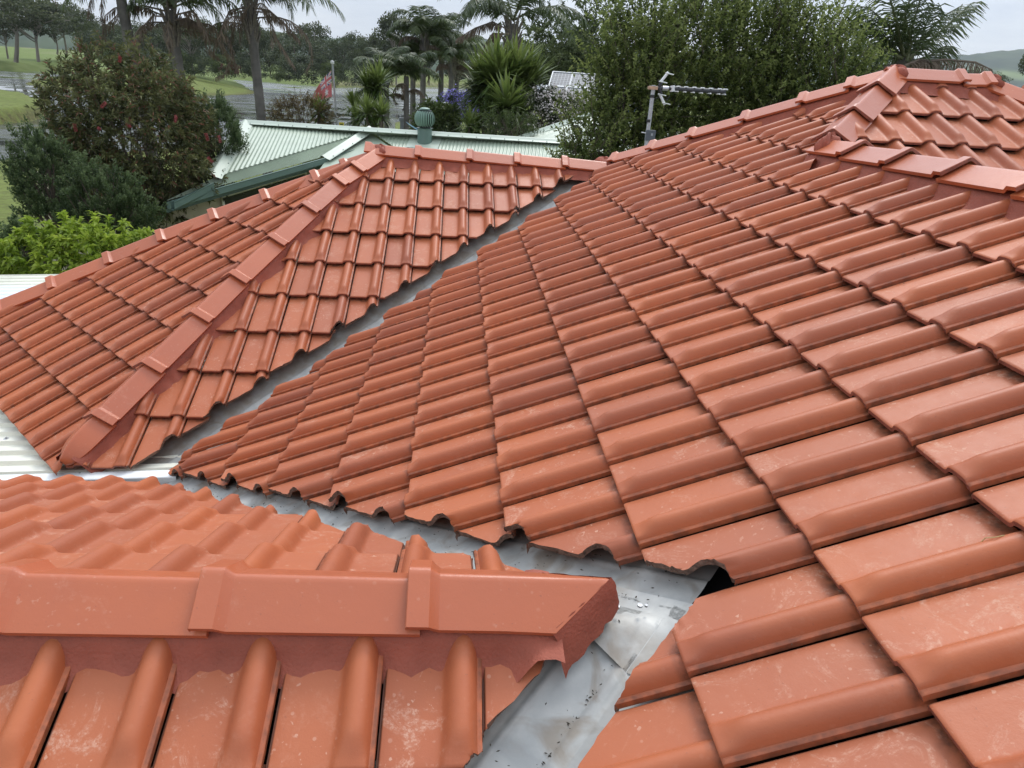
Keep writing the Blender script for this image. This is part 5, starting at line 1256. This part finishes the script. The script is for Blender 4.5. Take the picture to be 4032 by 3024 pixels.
def px_path(pts, y): return [at_y(a, b_, y + (k_ if len(q_) > 2 else 0)) for q_ in pts for a, b_, k_ in [(q_[0], q_[1], q_[2] if len(q_) > 2 else 0)]]
PG = 'tall palms on the near shore'
yp = 22.0
def gnd(px, y): return AP([at_y(px, 300, y)[0], y, -.1])
palm('palm', gnd(575, yp), at_y(442, -190, yp), 'leaning palm with a bare grey trunk whose crown is above the frame', 51, .155, 14, 3, 2.7, extra=((px_path([(430, -160), (380, -80), (352, 20), (345, 66)], yp - .4), 1), (px_path([(440, -150), (410, -60), (398, 20), (404, 92)], yp - .4), 1)), group=PG)
palm('palm', gnd(735, yp + .3), at_y(668, 40, yp + .3), 'shaggy palm with many drooping brown fronds in the middle of the three at left', 52, .16, 17, 6, 2.6,
     extra=((px_path([(655, 45), (560, 20), (470, 50), (410, 110), (385, 200)], yp), 1), (px_path([(650, 65), (600, 62), (560, 110), (535, 190), (542, 265)], yp - .3), 1), (px_path([(690, 60), (760, 40), (810, 120), (835, 205)], yp - .3), 1), (px_path([(690, 80), (740, 70), (790, 98)], yp), 1), (px_path([(680, 30), (780, -10), (850, 30), (868, 110)], yp), 0), (px_path([(655, 30), (570, -30), (520, 0), (535, 60)], yp), 0)), group=PG)
palm('palm', gnd(1030, yp + 1), at_y(980, 20, yp + 1), 'straight palm with thin bare hanging stalks, rightmost of the three at left', 53, .15, 13, 4, 2.7,
     extra=((px_path([(965, 30), (905, 40), (860, 130), (835, 215)], yp + .6), 1), (px_path([(1000, 32), (1060, 40), (1130, 100), (1180, 158)], yp + .6), 1), (px_path([(1000, 45), (1050, 50), (1090, 150), (1160, 262)], yp + .6), 1), (px_path([(985, 20), (950, 60), (942, 160)], yp + .4), 1), (px_path([(968, 40), (930, 50), (905, 170), (938, 290)], yp + .4), 1), (px_path([(990, 0), (1080, -40), (1140, 0), (1150, 60)], yp + .8), 0)), group=PG)
palm('palm', gnd(2010, 26), at_y(2020, 95, 26), 'big palm with long drooping dry fronds and a rough pale trunk at the top centre', 54, .24, 8, 0, 3.0, .6,
     extra=((px_path([(2005, 120), (1940, 85), (1870, 110), (1800, 152)], 25.6), 1), (px_path([(2005, 130), (1960, 140), (1900, 200), (1855, 265)], 25.6), 1), (px_path([(2005, 135), (1940, 130), (1905, 180), (1925, 235)], 25.4), 1), (px_path([(2010, 80), (1930, 20), (1850, 30), (1806, 105)], 25.7), 0), (px_path([(2010, 60), (1960, -30), (1880, -20), (1830, 40)], 25.7), 0), (px_path([(2030, 60), (2060, -20), (2110, -30), (2150, 30)], 25.7), 0)), lw=.04)
# feathery palm at the right behind the ridge
palm('feathery_palm', gnd(3560, 12.5), at_y(3560, 215, 12.5), 'big dark feathery palm with windblown fronds behind the upper ridge at the right', 55, .2, 0, 0, 2.2, .42, shag=False, lw=.022,
     extra=tuple((px_path(p_, 12.3 + .25 * math.sin(k * 1.9)), 0) for k, p_ in enumerate((
         [(3560, 220), (3500, 100), (3420, 30), (3340, 20)], [(3550, 220), (3470, 130), (3380, 80), (3320, 100)], [(3555, 230), (3450, 180), (3370, 170), (3320, 210)], [(3560, 220), (3530, 80), (3500, -20), (3450, -90)], [(3570, 220), (3560, 80), (3590, -30), (3650, -100)], [(3565, 225), (3590, 110), (3620, 10), (3640, -60)],
         [(3580, 230), (3660, 160), (3740, 90), (3830, 10)], [(3575, 225), (3660, 120), (3720, 60), (3790, 20)], [(3560, 240), (3480, 220), (3400, 240), (3350, 290)], [(3570, 240), (3590, 170), (3570, 90), (3560, 20)], [(3585, 245), (3660, 220), (3700, 190), (3725, 180)], [(3550, 250), (3500, 160), (3440, 110), (3400, 60)], [(3575, 250), (3620, 180), (3640, 110), (3680, 20)], [(3545, 260), (3450, 260), (3380, 290), (3340, 330)]))) + ((px_path([(3560, 260), (3620, 235), (3690, 240), (3720, 290)], 12.0), 1), (px_path([(3580, 250), (3720, 235), (3840, 245), (3905, 275), (3915, 310)], 12.0), 1), (px_path([(3560, 265), (3500, 255), (3440, 290), (3420, 330)], 12.0), 1)))
# dark windswept palms by the water in the middle distance
MG = 'cluster of windswept palms by the water'
for k, (px, pc, pb, yd, lb) in enumerate(((1665, 150, 395, 44, 'tallest dark windswept palm of the waterside cluster'), (1735, 165, 400, 46, 'dark windswept palm just right of the tallest in the waterside cluster'), (1775, 235, 410, 43, 'yellowish drooping palm at the right of the waterside cluster'), (1620, 245, 405, 45, 'short stout palm at the left of the waterside cluster'), (1795, 250, 415, 47, 'thin palm furthest right in the waterside cluster'))):
    b_ = at_y(px, pb, yd); b_[2] = -.2; palm('palm', b_, at_y(px + 6, pc, yd), lb, 60 + k, .17, 15, 2, 2.6 if k < 2 else 2.0, .55, group=MG, lw=.05)
for k, (px, pc, lb) in enumerate(((1600, 300, 'arching young palm with curling fronds left of the basketball hoop'), (1520, 310, 'low arching palm half behind the twin yuccas'))):
    palm('palm', gnd(px, 24.5), at_y(px, pc, 24.5), lb, 70 + k, .10, 13, 3, 1.25, .3, shag=False, lw=.03)
# --- yuccas: rosettes of sword leaves on stems
M_YUC = leaf_mat('yucca_blade', ((.032, .060, .014), (.085, .13, .030), (.18, .225, .06)), .35, .4)
def yucca(px, heads, yd, label, seed, ln=.62, wd=.055, group=None):
    rng = np.random.default_rng(seed); b = gnd(px, yd); root = empty('yucca', (b[0], yd, 0), label, 'yucca', group); off = AP([b[0], yd, 0]); m = MB()
    for (hx, hy, s) in heads:
        c = at_y(hx, hy, yd + rng.normal(0, .25)); n = int(150 * s); d = unit(rng.normal(0, 1, (n, 3)) + AP([0, 0, .45])); d = d[d[:, 2] > -.75]; n = len(d); l_ = ln * s * rng.uniform(.75, 1.1, n)
        S = unit(np.cross(d, AP([0, 0, 1.]) + .01)); C0_ = c - off + d * .04; M1 = C0_ + d * (l_ * .55)[:, None]; T_ = M1 + unit(d - AP([0, 0, .30])) * (l_ * .45)[:, None]; w = S * wd * s * .5
        V = np.concatenate([np.stack([C0_ - w * .6, C0_ + w * .6, M1 + w, M1 - w], 1).reshape(-1, 3), np.stack([M1 - w, M1 + w, T_ + w * .08, T_ - w * .08], 1).reshape(-1, 3)]); cc = np.clip(.45 + .35 * d[:, 2] + rng.normal(0, .1, n), 0, 1); Cc = np.tile(rep4(np.stack([cc, cc * 0, cc], 1)), (2, 1))  # blades pointing up are lighter than drooping ones
        fast_mesh('leaf_rosette', V, np.arange(8 * n).reshape(2 * n, 4), M_YUC, root, rnd=Cc, smooth=False); m.tube(curve(AP([rng.normal(0, .1), 0, 0]), c - off, rng, .05, 6), np.linspace(.08, .055, 6), 8)
    m.build('stem', M_BARK, root).location = (0, 0, 0); return root
yucca(1470, ((1445, 345, .95), (1490, 340, 1.15), (1465, 375, .9)), 21, 'twin headed yucca on a thick stem behind the green ridge', 81)
yucca(1395, ((1395, 420, .9), (1405, 470, .8)), 20.5, 'small yucca left of the twin headed yucca', 82); yucca(1475, ((1445, 450, .85), (1500, 455, .85), (1478, 500, .8)), 20, 'low spreading yucca at the foot of the twin headed yucca', 83)
yucca(1255, ((1258, 445, .85),), 21, 'single yucca rosette between the flag and the russet bush', 84)
yucca(1980, ((1900, 340, 1.25), (1960, 310, 1.35), (2030, 300, 1.3), (2080, 345, 1.3), (1990, 370, 1.4), (1890, 385, 1.0), (2050, 390, 1.2), (1940, 350, 1.3)), 19.5, 'huge dense yucca clump beside the white flowering oleander', 85, .8, .07)
yucca(1985, ((1995, 425, 1.15), (1950, 470, 1.0), (2030, 455, 1.0)), 18.5, 'dark green yucca beneath the huge clump', 86, .75, .07); yucca(1845, ((1850, 500, .8), (1880, 515, .75)), 18.2, 'low yucca on the lawn in front of the oleander', 87, .65)
# --- flowering shrubs
M_OLE = leaf_mat('oleander_leaf', ((.028, .046, .014), (.065, .095, .028), (.125, .16, .05)), .3)
M_WFL = simple('white_petal', (.72, .66, .64), .7, 0, .08, 9)
def flowering(px, py, yd, r, label, seed, n, mat, fmat, nf, fs, nm, lx=.10, cat='shrub'):
    rng = np.random.default_rng(seed); c = at_y(px, py, yd); root, paths, off = shrub(nm, (c[0], c[1], c[2]), r, label, cat, mat, rng, n, 24, .3, lx, lx * .2, up=.6, lo=.5, lump=.22, col=.42, cj=.15, nst=40)
    if nf:
        T = AP([p[-1] for p in paths]); f = c - AP([0, 0, 0]); k = rng.choice(len(T), min(nf, len(T)), replace=False); C = np.repeat(T[k], 9, 0) + rng.normal(0, fs * .9, (len(k) * 9, 3)); V, F_ = blades(C, rng.normal(0, 1, C.shape) + AP([0, -.5, .5]), fs, fs * .9, rng); fast_mesh('flowers', V - off, F_, fmat, root, smooth=False)
    return root
flowering(2110, 462, 19.5, (1.0, .6, .47), 'dark leaved oleander bush covered in small white flowers below the solar panels', 91, 620, M_OLE, M_WFL, 520, .055, 'oleander')
flowering(2290, 462, 20.5, (.72, .5, .36), 'smaller white flowering oleander at the right, touching the hedge trees', 92, 380, M_OLE, M_WFL, 260, .055, 'oleander')
flowering(2010, 515, 17.3, (.55, .35, .25), 'rounded glossy green shrub at the foot of the oleander', 93, 260, M_MIDT, M_WFL, 10, .025, 'round_shrub', .07)
M_AGA = simple('violet_petal', (.26, .22, .60), .7, 0, .2, 9)
flowering(1815, 435, 31, (.85, .5, .42), 'clump of violet agapanthus flowers on the lawn beside the waterside palms', 94, 300, M_MIDT, M_AGA, 290, .08, 'agapanthus', .16, 'flowers')
M_RUS = leaf_mat('russet_leaf', ((.05, .035, .014), (.12, .085, .03), (.2, .15, .055)), .25)
flowering(1195, 470, 20.5, (.75, .45, .42), 'russet and olive bush behind the green ridge under the flag', 95, 420, M_RUS, None, 0, .02, 'russet_bush', .075, 'bush')
flowering(1725, 485, 20, (.42, .3, .28), 'green strappy shrub beneath the basketball backboard', 96, 160, M_MIDT, None, 0, .02, 'strappy_shrub', .2)

# ------------------------------------------------------------------ moist air over the estuary
hzv = MB(); x0_, x1_, y0_, y1_, z0_, z1_ = -5200, 6200, -60, 5400, -6.0, 340.0
hzv.add([(x, y, z) for x in (x0_, x1_) for y in (y0_, y1_) for z in (z0_, z1_)], [(0, 1, 3, 2), (4, 6, 7, 5), (0, 4, 5, 1), (2, 3, 7, 6), (0, 2, 6, 4), (1, 5, 7, 3)])
mh = bpy.data.materials.new('haze'); mh.use_nodes = True; th = mh.node_tree; th.nodes.clear()
pv = N(th, 'ShaderNodeVolumePrincipled'); pv.inputs['Color'].default_value = (.88, .93, 1, 1); pv.inputs['Density'].default_value = .0001; pv.inputs['Anisotropy'].default_value = .2
oh = N(th, 'ShaderNodeOutputMaterial'); th.links.new(pv.outputs[0], oh.inputs['Volume'])
tag(hzv.build('haze', mh, smooth=False), 'faint grey blue haze hanging over the far hills', 'haze', kind='stuff')
